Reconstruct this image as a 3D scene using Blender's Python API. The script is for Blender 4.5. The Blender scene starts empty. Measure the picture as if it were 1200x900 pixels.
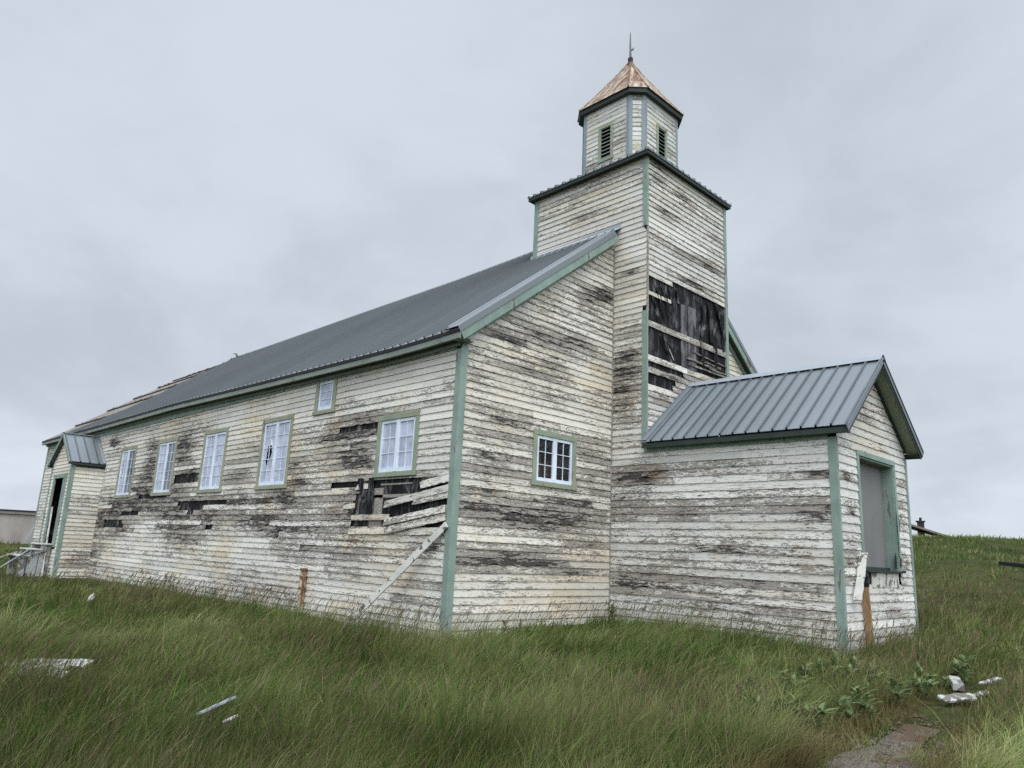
import bpy, math, random
import numpy as np
from mathutils import Vector, Matrix

S = bpy.context.scene
COL = S.collection
R = math.radians

# ------------------------------------------------------------------ camera
CAM = np.array([-8.3424, -9.8795, 1.1306])
YAW, PITCH, ROLL = 0.7730, 0.2248, 0.0455
fw = Vector((math.sin(YAW) * math.cos(PITCH), math.cos(YAW) * math.cos(PITCH), math.sin(PITCH)))
rt = Vector((math.cos(YAW), -math.sin(YAW), 0))
up = rt.cross(fw)
r2 = rt * math.cos(ROLL) + up * math.sin(ROLL)
u2 = -rt * math.sin(ROLL) + up * math.cos(ROLL)
cd = bpy.data.cameras.new('camera')
cam = bpy.data.objects.new('camera', cd)
COL.objects.link(cam)
cd.sensor_width = 36
cd.lens = 865.78 / 1200 * 36
cd.clip_start, cd.clip_end = 0.1, 3000
m = Matrix((r2, u2, -fw)).transposed().to_4x4()
m.translation = Vector(CAM)
cam.matrix_world = m
S.camera = cam

# ------------------------------------------------------------------ sky, sun, exposure
SUN_EL, SUN_AZ = R(58), R(215)          # a veiled sun high behind the viewer
w = bpy.data.worlds.new('World')
S.world = w
w.use_nodes = True
nt = w.node_tree
nt.nodes.clear()


def nd(t, kind, **kw):
    n = t.nodes.new(kind)
    for k, v in kw.items():
        if k in n.inputs and not hasattr(n, k):
            n.inputs[k].default_value = v
        elif hasattr(n, k):
            setattr(n, k, v)
        else:
            n.inputs[k].default_value = v
    return n


def math_(t, op, a, b=None, c=None, clamp=False):
    n = t.nodes.new('ShaderNodeMath')
    n.operation = op
    n.use_clamp = clamp
    for i, v in enumerate((a, b, c)):
        if v is None:
            continue
        if isinstance(v, (int, float)):
            n.inputs[i].default_value = v
        else:
            t.links.new(v, n.inputs[i])
    return n.outputs[0]


def mix_(t, f, a, b, mode='MIX'):
    n = t.nodes.new('ShaderNodeMix')
    n.data_type = 'RGBA'
    n.blend_type = mode
    n.clamp_factor = True
    for key, v in ((0, f), (6, a), (7, b)):
        if isinstance(v, (int, float)):
            n.inputs[key].default_value = v
        elif isinstance(v, tuple):
            n.inputs[key].default_value = (*v, 1) if len(v) == 3 else v
        else:
            t.links.new(v, n.inputs[key])
    return n.outputs[2]


def smooth_(t, v, a, b, lo=0.0, hi=1.0):
    n = t.nodes.new('ShaderNodeMapRange')
    n.interpolation_type = 'SMOOTHSTEP'
    t.links.new(v, n.inputs[0])
    for i, x in ((1, a), (2, b), (3, lo), (4, hi)):
        if isinstance(x, (int, float)):
            n.inputs[i].default_value = x
        else:
            t.links.new(x, n.inputs[i])
    return n.outputs[0]


def noise_(t, vec, scale, detail=4, rough=0.55, dist=0.0):
    n = t.nodes.new('ShaderNodeTexNoise')
    n.inputs['Scale'].default_value = scale
    n.inputs['Detail'].default_value = detail
    n.inputs['Roughness'].default_value = rough
    n.inputs['Distortion'].default_value = dist
    if vec is not None:
        t.links.new(vec, n.inputs['Vector'])
    return n.outputs['Fac']


def comb_(t, x, y, z):
    n = t.nodes.new('ShaderNodeCombineXYZ')
    for i, v in enumerate((x, y, z)):
        if isinstance(v, (int, float)):
            n.inputs[i].default_value = v
        else:
            t.links.new(v, n.inputs[i])
    return n.outputs[0]


def sep_(t, v):
    n = t.nodes.new('ShaderNodeSeparateXYZ')
    t.links.new(v, n.inputs[0])
    return n.outputs


sky = nt.nodes.new('ShaderNodeTexSky')
sky.sky_type = 'NISHITA'
sky.sun_disc = False
sky.sun_elevation = SUN_EL
sky.sun_rotation = SUN_AZ
sky.air_density, sky.dust_density = 1.0, 3.0
bg1 = nt.nodes.new('ShaderNodeBackground')
bg1.inputs[1].default_value = 0.08
nt.links.new(sky.outputs[0], bg1.inputs[0])
tc = nt.nodes.new('ShaderNodeTexCoord')
dx, dy, dz = sep_(nt, tc.outputs['Generated'])
den = math_(nt, 'ADD', math_(nt, 'MAXIMUM', dz, 0.0), 0.35)
pv = comb_(nt, math_(nt, 'DIVIDE', dx, den), math_(nt, 'DIVIDE', dy, den), 0.3)
c1 = noise_(nt, pv, 1.15, 7, 0.55, 0.35)
c2 = noise_(nt, pv, 3.4, 6, 0.55, 0.5)
cl = math_(nt, 'ADD', math_(nt, 'MULTIPLY', c1, 0.75), math_(nt, 'MULTIPLY', c2, 0.25))
cf = smooth_(nt, cl, 0.36, 0.64)
ccol = mix_(nt, cf, (0.545, 0.592, 0.672), (0.690, 0.755, 0.838))
# thicker, brighter cloud near the zenith and on the sun's side, as under a real overcast
side = math_(nt, 'ADD', math_(nt, 'MULTIPLY', dx, math.sin(SUN_AZ)), math_(nt, 'MULTIPLY', dy, math.cos(SUN_AZ)))
b_z = smooth_(nt, dz, 0.66, 0.98)
b_s = math_(nt, 'MULTIPLY', smooth_(nt, side, -0.05, 0.6), smooth_(nt, dz, -0.02, 0.35))
b_h = smooth_(nt, dz, 0.22, 0.0)
br = math_(nt, 'ADD', math_(nt, 'ADD', 1.0, math_(nt, 'MULTIPLY', b_z, 2.0)),
           math_(nt, 'ADD', math_(nt, 'MULTIPLY', b_s, 2.3), math_(nt, 'MULTIPLY', b_h, 0.17)))
bg2 = nt.nodes.new('ShaderNodeBackground')
nt.links.new(ccol, bg2.inputs[0])
nt.links.new(br, bg2.inputs[1])
ms = nt.nodes.new('ShaderNodeMixShader')
ms.inputs[0].default_value = 0.93
nt.links.new(bg1.outputs[0], ms.inputs[1])
nt.links.new(bg2.outputs[0], ms.inputs[2])
wo = nt.nodes.new('ShaderNodeOutputWorld')
nt.links.new(ms.outputs[0], wo.inputs[0])

sd = bpy.data.lights.new('sun', 'SUN')
sd.energy = 1.2
sd.angle = R(25)
sd.color = (1.0, 0.96, 0.90)
so = bpy.data.objects.new('sun', sd)
COL.objects.link(so)
sv = Vector((math.sin(SUN_AZ) * math.cos(SUN_EL), math.cos(SUN_AZ) * math.cos(SUN_EL), math.sin(SUN_EL)))
so.rotation_euler = sv.to_track_quat('Z', 'Y').to_euler()
S.view_settings.view_transform = 'Standard'
S.view_settings.look = 'None'
S.view_settings.exposure = 0.0
S.view_settings.gamma = 1.0
S.view_settings.use_curve_mapping = False
S.cycles.use_denoising = False
S.cycles.max_bounces = 6
S.cycles.transparent_max_bounces = 8

# ------------------------------------------------------------------ numpy noise
_rs = np.random.RandomState(7)
_TAB = _rs.rand(64, 64)


def vnoise(x, y, seed=0):
    x = np.asarray(x, float) + seed * 17.31
    y = np.asarray(y, float) + seed * 9.77
    xi = np.floor(x).astype(int)
    yi = np.floor(y).astype(int)
    fx, fy = x - xi, y - yi
    fx = fx * fx * (3 - 2 * fx)
    fy = fy * fy * (3 - 2 * fy)
    a = _TAB[xi % 64, yi % 64]
    b = _TAB[(xi + 1) % 64, yi % 64]
    c = _TAB[xi % 64, (yi + 1) % 64]
    d = _TAB[(xi + 1) % 64, (yi + 1) % 64]
    return (a * (1 - fx) + b * fx) * (1 - fy) + (c * (1 - fx) + d * fx) * fy


def fbm(x, y, seed=0, oct=4):
    s, a, t = 0, 0.5, 0
    for i in range(oct):
        s = s + a * vnoise(np.asarray(x) * 2 ** i, np.asarray(y) * 2 ** i, seed + i * 3)
        t += a
        a *= 0.5
    return s / t


# ------------------------------------------------------------------ mesh helpers
class MB:
    def __init__(self):
        self.v, self.f, self.att, self.n = [], [], {}, 0

    def add(self, verts, faces, **att):
        o = self.n
        verts = [tuple(map(float, p)) for p in verts]
        self.v += verts
        self.f += [tuple(i + o for i in f) for f in faces]
        for k, a in att.items():
            self.att.setdefault(k, []).append((o, np.asarray(a, float)))
        self.n += len(verts)

    def hexa(self, p):      # 8 points: 0-3 one face, 4-7 the opposite one
        self.add(p, [(0, 1, 2, 3), (7, 6, 5, 4), (0, 4, 5, 1), (1, 5, 6, 2), (2, 6, 7, 3), (3, 7, 4, 0)])

    def fbox(self, F, u0, u1, z0, z1, n0, n1):
        self.hexa([F(u0, z0, n0), F(u1, z0, n0), F(u1, z1, n0), F(u0, z1, n0),
                   F(u0, z0, n1), F(u1, z0, n1), F(u1, z1, n1), F(u0, z1, n1)])

    def bar(self, P, Q, side, w, t, rough=0.0, seg=1, seed=0):
        """board from P to Q, width w along 'side', thickness t"""
        P, Q, side = Vector(P), Vector(Q), Vector(side)
        d = (Q - P).normalized()
        side = (side - d * side.dot(d)).normalized()
        n = d.cross(side)
        rnd = random.Random(seed)
        vs, fs = [], []
        for i in range(seg + 1):
            c = P.lerp(Q, i / seg) + n * rnd.uniform(-rough, rough) * t * 0.5
            j = [rnd.uniform(-rough, rough) * w * 0.25 for _ in range(2)]
            vs += [c - side * (w / 2 + j[0]) - n * t / 2, c + side * (w / 2 + j[1]) - n * t / 2,
                   c + side * (w / 2 + j[1]) + n * t / 2, c - side * (w / 2 + j[0]) + n * t / 2]
        for i in range(seg):
            a = i * 4
            for k in range(4):
                fs.append((a + k, a + (k + 1) % 4, a + 4 + (k + 1) % 4, a + 4 + k))
        fs += [(3, 2, 1, 0), (seg * 4, seg * 4 + 1, seg * 4 + 2, seg * 4 + 3)]
        self.add(vs, fs)

    def tube(self, pts, r, n=8):
        vs, fs = [], []
        pts = [Vector(p) for p in pts]
        rr = r if isinstance(r, (list, tuple)) else [r] * len(pts)
        for i, p in enumerate(pts):
            d = (pts[min(i + 1, len(pts) - 1)] - pts[max(i - 1, 0)]).normalized()
            a = d.orthogonal().normalized() if abs(d.z) < .99 else Vector((1, 0, 0))
            b = d.cross(a).normalized()
            a = b.cross(d)
            for k in range(n):
                t = 2 * math.pi * k / n
                vs.append(p + (a * math.cos(t) + b * math.sin(t)) * rr[i])
        for i in range(len(pts) - 1):
            for k in range(n):
                fs.append((i * n + k, i * n + (k + 1) % n, (i + 1) * n + (k + 1) % n, (i + 1) * n + k))
        fs += [tuple(range(n))[::-1], tuple(range((len(pts) - 1) * n, len(pts) * n))]
        self.add(vs, fs)

    def build(self, name, mat, parent=None, bevel=0.0, smooth=False):
        me = bpy.data.meshes.new(name)
        me.from_pydata(self.v, [], self.f)
        for k, chunks in self.att.items():
            vec = chunks[0][1].ndim == 2
            full = np.zeros((self.n, 3) if vec else self.n, np.float32)
            for o, a in chunks:
                full[o:o + len(a)] = a
            at = me.attributes.new(k, 'FLOAT_VECTOR' if vec else 'FLOAT', 'POINT')
            at.data.foreach_set('vector' if vec else 'value', full.ravel())
        me.materials.append(mat)
        if smooth:
            me.polygons.foreach_set('use_smooth', [True] * len(me.polygons))
        me.update()
        o = bpy.data.objects.new(name, me)
        COL.objects.link(o)
        if parent:
            o.parent = parent
        if bevel:
            b = o.modifiers.new('bevel', 'BEVEL')
            b.width = bevel
            b.segments = 1
            b.limit_method = 'ANGLE'
        return o


def tag(o, label=None, cat=None, group=None, kind=None):
    for k, v in (('label', label), ('category', cat), ('group', group), ('kind', kind)):
        if v:
            o[k] = v
    return o


def empty(name, loc=(0, 0, 0)):
    e = bpy.data.objects.new(name, None)
    e.empty_display_size = 0.3
    COL.objects.link(e)
    e.location = loc
    return e


# ------------------------------------------------------------------ materials
def new_mat(name, rough=0.7, spec=0.3):
    mt = bpy.data.materials.new(name)
    mt.use_nodes = True
    t = mt.node_tree
    b = t.nodes['Principled BSDF']
    b.inputs['Roughness'].default_value = rough
    b.inputs['Specular IOR Level'].default_value = spec
    return mt, t, b


def attr_(t, name):
    n = t.nodes.new('ShaderNodeAttribute')
    n.attribute_name = name
    return n


def bump_(t, b, h, strength=0.4, dist=0.01):
    n = t.nodes.new('ShaderNodeBump')
    n.inputs['Strength'].default_value = strength
    n.inputs['Distance'].default_value = dist
    t.links.new(h, n.inputs['Height'])
    t.links.new(n.outputs[0], b.inputs['Normal'])


def siding_mat(name, paint_a=(0.66, 0.66, 0.61), paint_b=(0.58, 0.55, 0.43), peel_bias=0.0):
    """old painted clapboard: paint film, bare grey wood, black rot"""
    mt, t, b = new_mat(name, 0.75, 0.2)
    bu = attr_(t, 'bu')
    dm = attr_(t, 'dm').outputs['Fac']
    u, v, r = sep_(t, bu.outputs['Vector'])
    r50 = math_(t, 'MULTIPLY', r, 61.0)
    vz = math_(t, 'MULTIPLY', v, 0.125)
    long = comb_(t, u, math_(t, 'MULTIPLY', vz, 7.0), r50)
    med = comb_(t, math_(t, 'MULTIPLY', u, 1.0), math_(t, 'MULTIPLY', vz, 4.0), r50)
    n1 = noise_(t, long, 2.2, 6, 0.62, 0.3)
    n2 = noise_(t, med, 12.0, 6, 0.68)
    grain = noise_(t, comb_(t, math_(t, 'MULTIPLY', u, 2.5), math_(t, 'MULTIPLY', vz, 120.0), r50), 1.6, 4, 0.6)
    pn = math_(t, 'ADD', math_(t, 'MULTIPLY', n1, 0.42), math_(t, 'MULTIPLY', n2, 0.58))
    # paint fails first along the lower edge of a board
    edge = smooth_(t, v, 0.35, 0.0)
    pn = math_(t, 'ADD', pn, math_(t, 'MULTIPLY', edge, 0.05))
    rb = math_(t, 'SUBTRACT', math_(t, 'FRACT', math_(t, 'MULTIPLY', r, 13.7)), 0.5)
    thr = math_(t, 'SUBTRACT', 0.722 - peel_bias, math_(t, 'MULTIPLY', dm, 0.34))
    thr = math_(t, 'ADD', thr, math_(t, 'MULTIPLY', rb, 0.10))
    bare = smooth_(t, pn, math_(t, 'SUBTRACT', thr, 0.007), math_(t, 'ADD', thr, 0.007))
    # fine craze lines in the sound paint
    craze = smooth_(t, noise_(t, comb_(t, math_(t, 'MULTIPLY', u, 7.0), math_(t, 'MULTIPLY', vz, 30.0), r50), 3.0, 5, 0.7), 0.63, 0.70)
    bare2 = math_(t, 'MAXIMUM', bare, math_(t, 'MULTIPLY', craze, math_(t, 'ADD', 0.12, math_(t, 'MULTIPLY', dm, 0.8), clamp=True)))
    tcn = t.nodes.new('ShaderNodeTexCoord')
    ob = tcn.outputs['Object']
    yel = smooth_(t, noise_(t, ob, 0.55, 4, 0.6), 0.42, 0.68)
    yb = math_(t, 'MULTIPLY', yel, math_(t, 'ADD', 0.35, math_(t, 'FRACT', math_(t, 'MULTIPLY', r, 29.3))), clamp=True)
    paint = mix_(t, yb, paint_a, paint_b)
    dirt = smooth_(t, noise_(t, long, 5.0, 5, 0.6), 0.45, 0.8)
    paint = mix_(t, math_(t, 'MULTIPLY', dirt, 0.45), paint, (0.38, 0.36, 0.30))
    val = math_(t, 'ADD', 0.82, math_(t, 'MULTIPLY', math_(t, 'FRACT', math_(t, 'MULTIPLY', r, 7.9)), 0.26))
    paint = mix_(t, 1.0, paint, comb_(t, val, val, val), 'MULTIPLY')
    # rust runs under nails: short vertical marks in set columns
    rus = smooth_(t, noise_(t, comb_(t, math_(t, 'MULTIPLY', u, 5.0), math_(t, 'MULTIPLY', vz, 3.0), 3.0), 3.0, 3, 0.6), 0.70, 0.78)
    wood = mix_(t, smooth_(t, grain, 0.28, 0.62), (0.095, 0.082, 0.068), (0.40, 0.365, 0.31))
    wood = mix_(t, smooth_(t, n2, 0.45, 0.7), wood, (0.31, 0.285, 0.245))
    crack = smooth_(t, noise_(t, comb_(t, math_(t, 'MULTIPLY', u, 1.6), math_(t, 'MULTIPLY', vz, 26.0), r50), 3.2, 5, 0.66, 0.2), 0.575, 0.615)
    ckm = math_(t, 'MULTIPLY', crack, smooth_(t, dm, 0.12, 0.50))
    dk = math_(t, 'ADD', math_(t, 'MULTIPLY', dm, 0.34), math_(t, 'MULTIPLY', n1, 0.55))
    rot = smooth_(t, math_(t, 'ADD', dk, math_(t, 'MULTIPLY', n2, 0.35)), 0.755, 0.785)
    wood = mix_(t, math_(t, 'MULTIPLY', rot, 0.9), wood, (0.040, 0.036, 0.033))
    col = mix_(t, bare2, paint, wood)
    fl = noise_(t, comb_(t, math_(t, 'MULTIPLY', u, 1.5), math_(t, 'MULTIPLY', vz, 9.0), math_(t, 'ADD', r50, 9.0)), 4.5, 4, 0.6, 0.3)
    fth = math_(t, 'SUBTRACT', 0.755, math_(t, 'MULTIPLY', dm, 0.17))
    fleck = smooth_(t, fl, fth, math_(t, 'ADD', fth, 0.02))
    ckm = math_(t, 'MAXIMUM', ckm, fleck)
    stain = math_(t, 'MULTIPLY', smooth_(t, noise_(t, ob, 1.15, 3, 0.6), 0.60, 0.72), math_(t, 'MULTIPLY', bare2, 0.6))
    col = mix_(t, stain, col, (0.27, 0.16, 0.075))
    col = mix_(t, ckm, col, (0.032, 0.030, 0.031))
    col = mix_(t, math_(t, 'MULTIPLY', rus, 0.5), col, (0.30, 0.17, 0.07))
    t.links.new(col, b.inputs['Base Color'])
    h = math_(t, 'SUBTRACT', math_(t, 'MULTIPLY', grain, math_(t, 'MULTIPLY', bare2, 0.6)), bare2)
    bump_(t, b, h, 0.55, 0.006)
    return mt


def painted_mat(name, col, bare=(0.22, 0.20, 0.17), thr=0.66, rough=0.6, scale=6.0, stretch=(1, 1, 0.25), under=None):
    mt, t, b = new_mat(name, rough, 0.3)
    tcn = t.nodes.new('ShaderNodeTexCoord')
    mp = t.nodes.new('ShaderNodeMapping')
    mp.inputs['Scale'].default_value = stretch
    t.links.new(tcn.outputs['Object'], mp.inputs[0])
    n1 = noise_(t, mp.outputs[0], scale, 6, 0.62, 0.2)
    n2 = noise_(t, tcn.outputs['Object'], 2.1, 4, 0.6)
    n3 = noise_(t, mp.outputs[0], scale * 9, 3, 0.6)
    c = mix_(t, smooth_(t, n2, 0.3, 0.7), tuple(x * 0.85 for x in col), tuple(min(1, x * 1.12) for x in col))
    if under:
        c = mix_(t, math_(t, 'MULTIPLY', smooth_(t, n1, 0.50, 0.62), 0.55), c, under)
    msk = smooth_(t, n1, thr, thr + 0.03)
    c = mix_(t, msk, c, mix_(t, n3, tuple(x * 0.4 for x in bare), bare))
    t.links.new(c, b.inputs['Base Color'])
    bump_(t, b, math_(t, 'SUBTRACT', n3, math_(t, 'MULTIPLY', msk, 2.0)), 0.3, 0.004)
    return mt


def metal_mat(name, col):
    mt, t, b = new_mat(name, 0.42, 0.5)
    tcn = t.nodes.new('ShaderNodeTexCoord')
    n1 = noise_(t, tcn.outputs['Object'], 0.9, 5, 0.6)
    n2 = noise_(t, tcn.outputs['Object'], 14.0, 4, 0.6)
    sh = attr_(t, 'sheet').outputs['Fac']
    mp = t.nodes.new('ShaderNodeMapping')
    mp.inputs['Scale'].default_value = (0.35, 6.0, 0.35)
    t.links.new(tcn.outputs['Object'], mp.inputs[0])
    n3 = noise_(t, mp.outputs[0], 1.3, 5, 0.65)
    k = math_(t, 'ADD', math_(t, 'ADD', 0.66, math_(t, 'MULTIPLY', sh, 0.20)), math_(t, 'ADD', math_(t, 'MULTIPLY', n1, 0.22), math_(t, 'MULTIPLY', n3, 0.30)))
    c = mix_(t, 1.0, col, comb_(t, k, k, k), 'MULTIPLY')
    c = mix_(t, math_(t, 'MULTIPLY', smooth_(t, n2, 0.62, 0.75), 0.2), c, (0.10, 0.10, 0.09))
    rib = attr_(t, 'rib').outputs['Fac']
    c = mix_(t, math_(t, 'MULTIPLY', smooth_(t, rib, 0.05, 0.9), 0.66), c, (0.035, 0.040, 0.042))  # shade lines along the ribs, darkened in the base colour so they read
    t.links.new(c, b.inputs['Base Color'])
    rr = math_(t, 'ADD', 0.36, math_(t, 'MULTIPLY', n1, 0.22))
    t.links.new(rr, b.inputs['Roughness'])
    bump_(t, b, noise_(t, tcn.outputs['Object'], 3.0, 2, 0.5), 0.12, 0.01)
    return mt


def tar_mat(name):
    """torn black building paper over boards gone grey"""
    mt, t, b = new_mat(name, 0.7, 0.25)
    tcn = t.nodes.new('ShaderNodeTexCoord')
    mp = t.nodes.new('ShaderNodeMapping')
    mp.inputs['Scale'].default_value = (5.5, 5.5, 1.1)
    mp.inputs['Rotation'].default_value = (0.35, 0.55, 0.0)
    t.links.new(tcn.outputs['Object'], mp.inputs[0])
    n1 = noise_(t, mp.outputs[0], 1.5, 7, 0.68, 0.7)
    n2 = noise_(t, tcn.outputs['Object'], 2.2, 5, 0.6, 0.6)
    f = math_(t, 'ADD', math_(t, 'MULTIPLY', n1, 0.6), math_(t, 'MULTIPLY', n2, 0.4))
    c = mix_(t, smooth_(t, f, 0.50, 0.56), (0.004, 0.004, 0.005), (0.060, 0.058, 0.060))
    c = mix_(t, smooth_(t, f, 0.575, 0.62), c, (0.20, 0.19, 0.185))
    t.links.new(c, b.inputs['Base Color'])
    bump_(t, b, f, 0.9, 0.05)
    return mt


def flat_mat(name, col, rough=0.7, spec=0.3, var=0.2, scale=5.0, stretch=(1, 1, 1), bump=0.3):
    mt, t, b = new_mat(name, rough, spec)
    tcn = t.nodes.new('ShaderNodeTexCoord')
    mp = t.nodes.new('ShaderNodeMapping')
    mp.inputs['Scale'].default_value = stretch
    t.links.new(tcn.outputs['Object'], mp.inputs[0])
    n1 = noise_(t, mp.outputs[0], scale, 6, 0.6)
    c = mix_(t, smooth_(t, n1, 0.3, 0.7), tuple(x * (1 - var) for x in col), tuple(min(1, x * (1 + var)) for x in col))
    t.links.new(c, b.inputs['Base Color'])
    if bump:
        bump_(t, b, n1, bump, 0.01)
    return mt


M = {}
M['siding_side'] = siding_mat('side_clapboard', (0.72, 0.695, 0.620), (0.67, 0.585, 0.44), 0.01)
M['siding_front'] = siding_mat('front_clapboard', (0.70, 0.665, 0.580), (0.67, 0.585, 0.44), 0.02)
M['siding_tower'] = siding_mat('tower_clapboard', (0.68, 0.66, 0.595), (0.64, 0.57, 0.44), 0.02)
M['siding_porch'] = siding_mat('porch_clapboard', (0.70, 0.685, 0.63), (0.62, 0.575, 0.475), 0.0)
M['siding_plain'] = siding_mat('bellcote_clapboard', (0.64, 0.64, 0.59), (0.56, 0.52, 0.39), 0.03)
M['green'] = painted_mat('green_trim', (0.222, 0.298, 0.250), thr=0.595, scale=5.0, under=(0.32, 0.36, 0.325))
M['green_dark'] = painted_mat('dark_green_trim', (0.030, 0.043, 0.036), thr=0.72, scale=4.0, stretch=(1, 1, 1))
M['casing'] = painted_mat('olive_casing', (0.300, 0.305, 0.215), thr=0.61, scale=5.0, under=(0.27, 0.33, 0.27))
M['casing_g'] = painted_mat('green_casing', (0.265, 0.310, 0.230), thr=0.63, scale=5.0, under=(0.33, 0.30, 0.18))
M['bluegrey'] = painted_mat('blue_grey_trim', (0.225, 0.265, 0.285), thr=0.66, scale=5.0)
M['fascia'] = painted_mat('grey_fascia', (0.215, 0.245, 0.215), thr=0.60, scale=3.0, stretch=(1, .3, 1), under=(0.19, 0.26, 0.20))
M['sash'] = painted_mat('white_sash', (0.68, 0.74, 0.82), thr=0.80, scale=5.0)
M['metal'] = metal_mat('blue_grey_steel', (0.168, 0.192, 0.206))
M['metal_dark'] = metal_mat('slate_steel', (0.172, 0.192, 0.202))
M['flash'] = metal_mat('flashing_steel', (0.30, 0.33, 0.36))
M['tar'] = tar_mat('building_paper')
M['black'] = flat_mat('black_edge', (0.018, 0.018, 0.02), 0.6)
M['dark_in'] = flat_mat('dark_interior', (0.035, 0.030, 0.026), 0.9)
M['plaster'] = flat_mat('grey_board', (0.185, 0.182, 0.175), 0.8, var=0.08, scale=1.5, bump=0.1)
M['wood'] = flat_mat('weathered_wood', (0.30, 0.275, 0.235), 0.85, var=0.45, scale=9.0, stretch=(1, 1, 6))
M['wood_pale'] = painted_mat('pale_flaking_board', (0.56, 0.55, 0.49), thr=0.56, scale=7.0, stretch=(1, 1, 1))
M['debris'] = painted_mat('dirty_white_board', (0.44, 0.44, 0.41), thr=0.50, scale=9.0, stretch=(1, 1, 1), under=(0.22, 0.21, 0.17))
M['wood_orange'] = flat_mat('raw_orange_wood', (0.34, 0.215, 0.115), 0.8, var=0.3, scale=9.0, stretch=(4, 4, 0.5))
M['step_wood'] = painted_mat('peeling_grey_step', (0.34, 0.35, 0.345), thr=0.53, scale=7.0, stretch=(1, 1, .4))
M['grey_wood'] = flat_mat('grey_painted_wood', (0.30, 0.325, 0.345), 0.75, var=0.2, scale=4.0)
M['rust'] = flat_mat('rusty_iron', (0.20, 0.11, 0.055), 0.9, var=0.6, scale=16.0)
M['rustpale'] = flat_mat('rust_stained_wood', (0.42, 0.34, 0.25), 0.9, var=0.4, scale=12.0)


def glass_mat(name, base, trans, rough=0.05):
    mt, t, b = new_mat(name, rough, 0.5)
    b.inputs['Transmission Weight'].default_value = trans
    tcn = t.nodes.new('ShaderNodeTexCoord')
    n = noise_(t, tcn.outputs['Object'], 2.5, 4, 0.6)
    c = mix_(t, smooth_(t, n, .3, .7), tuple(x * 0.72 for x in base), tuple(min(1, x * 1.15) for x in base))
    t.links.new(c, b.inputs['Base Color'])
    bump_(t, b, n, 0.03, 0.02)
    return mt


M['glass_clear'] = glass_mat('clear_glass', (0.85, 0.87, 0.88), 0.97, 0.02)
M['glass_pale'] = glass_mat('milky_glass', (0.46, 0.50, 0.60), 0.0, 0.25)
M['glass_dull'] = glass_mat('dull_glass', (0.10, 0.12, 0.15), 0.0, 0.12)

# rusted sheet spire: cream paint, orange streaks running down
mt, t, b = new_mat('rusted_spire', 0.75, 0.3)
tcn = t.nodes.new('ShaderNodeTexCoord')
bu = attr_(t, 'bu')
u, v, r = sep_(t, bu.outputs['Vector'])
st = noise_(t, comb_(t, math_(t, 'MULTIPLY', u, 7.0), math_(t, 'MULTIPLY', v, 0.9), r), 1.7, 6, 0.65, 0.3)
n2 = noise_(t, tcn.outputs['Object'], 9.0, 5, 0.65)
f = math_(t, 'ADD', math_(t, 'MULTIPLY', st, 0.7), math_(t, 'MULTIPLY', n2, 0.3))
c = mix_(t, smooth_(t, f, 0.42, 0.50), (0.46, 0.42, 0.34), (0.29, 0.205, 0.14))
c = mix_(t, smooth_(t, f, 0.50, 0.56), c, (0.155, 0.078, 0.045))
t.links.new(c, b.inputs['Base Color'])
bump_(t, b, n2, 0.3, 0.01)
M['spire'] = mt

# old roofing felt
mt, t, b = new_mat('old_felt', 0.9, 0.15)
tcn = t.nodes.new('ShaderNodeTexCoord')
n1 = noise_(t, tcn.outputs['Object'], 0.8, 6, 0.65)
n2 = noise_(t, tcn.outputs['Object'], 7.0, 5, 0.7)
c = mix_(t, n1, (0.13, 0.12, 0.105), (0.30, 0.275, 0.24))
c = mix_(t, smooth_(t, n2, 0.58, 0.68), c, (0.07, 0.06, 0.055))
t.links.new(c, b.inputs['Base Color'])
bump_(t, b, n2, 0.5, 0.03)
M['felt'] = mt

M['black_felt'] = flat_mat('dark_felt', (0.075, 0.065, 0.060), 0.9, var=.5, scale=6.0)
# ground under the grass
mt, t, b = new_mat('turf_ground', 0.95, 0.1)
tcn = t.nodes.new('ShaderNodeTexCoord')
ob = tcn.outputs['Object']
n1 = noise_(t, ob, 0.16, 6, 0.6)
n2 = noise_(t, ob, 1.3, 6, 0.7)
n3 = noise_(t, ob, 9.0, 5, 0.7)
c = mix_(t, smooth_(t, n1, 0.38, 0.62), (0.040, 0.058, 0.017), (0.085, 0.092, 0.030))
c = mix_(t, smooth_(t, n2, 0.48, 0.66), c, (0.075, 0.060, 0.028))
c = mix_(t, smooth_(t, n3, 0.50, 0.65), c, (0.030, 0.036, 0.013))
t.links.new(c, b.inputs['Base Color'])
bump_(t, b, math_(t, 'ADD', n2, n3), 0.9, 0.15)
M['ground'] = mt

# gravel
mt, t, b = new_mat('gravel', 0.9, 0.2)
tcn = t.nodes.new('ShaderNodeTexCoord')
vo = t.nodes.new('ShaderNodeTexVoronoi')
vo.inputs['Scale'].default_value = 75
t.links.new(tcn.outputs['Object'], vo.inputs['Vector'])
n1 = noise_(t, tcn.outputs['Object'], 1.7, 5, 0.6)
vs_ = sep_(t, vo.outputs['Color'])
c = mix_(t, vs_[0], (0.085, 0.070, 0.054), (0.24, 0.21, 0.175))
c = mix_(t, smooth_(t, n1, 0.42, 0.55), c, (0.125, 0.088, 0.055))
t.links.new(c, b.inputs['Base Color'])
bump_(t, b, math_(t, 'MULTIPLY', vo.outputs['Distance'], -1.0), 0.8, 0.03)
M['gravel'] = mt


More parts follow.
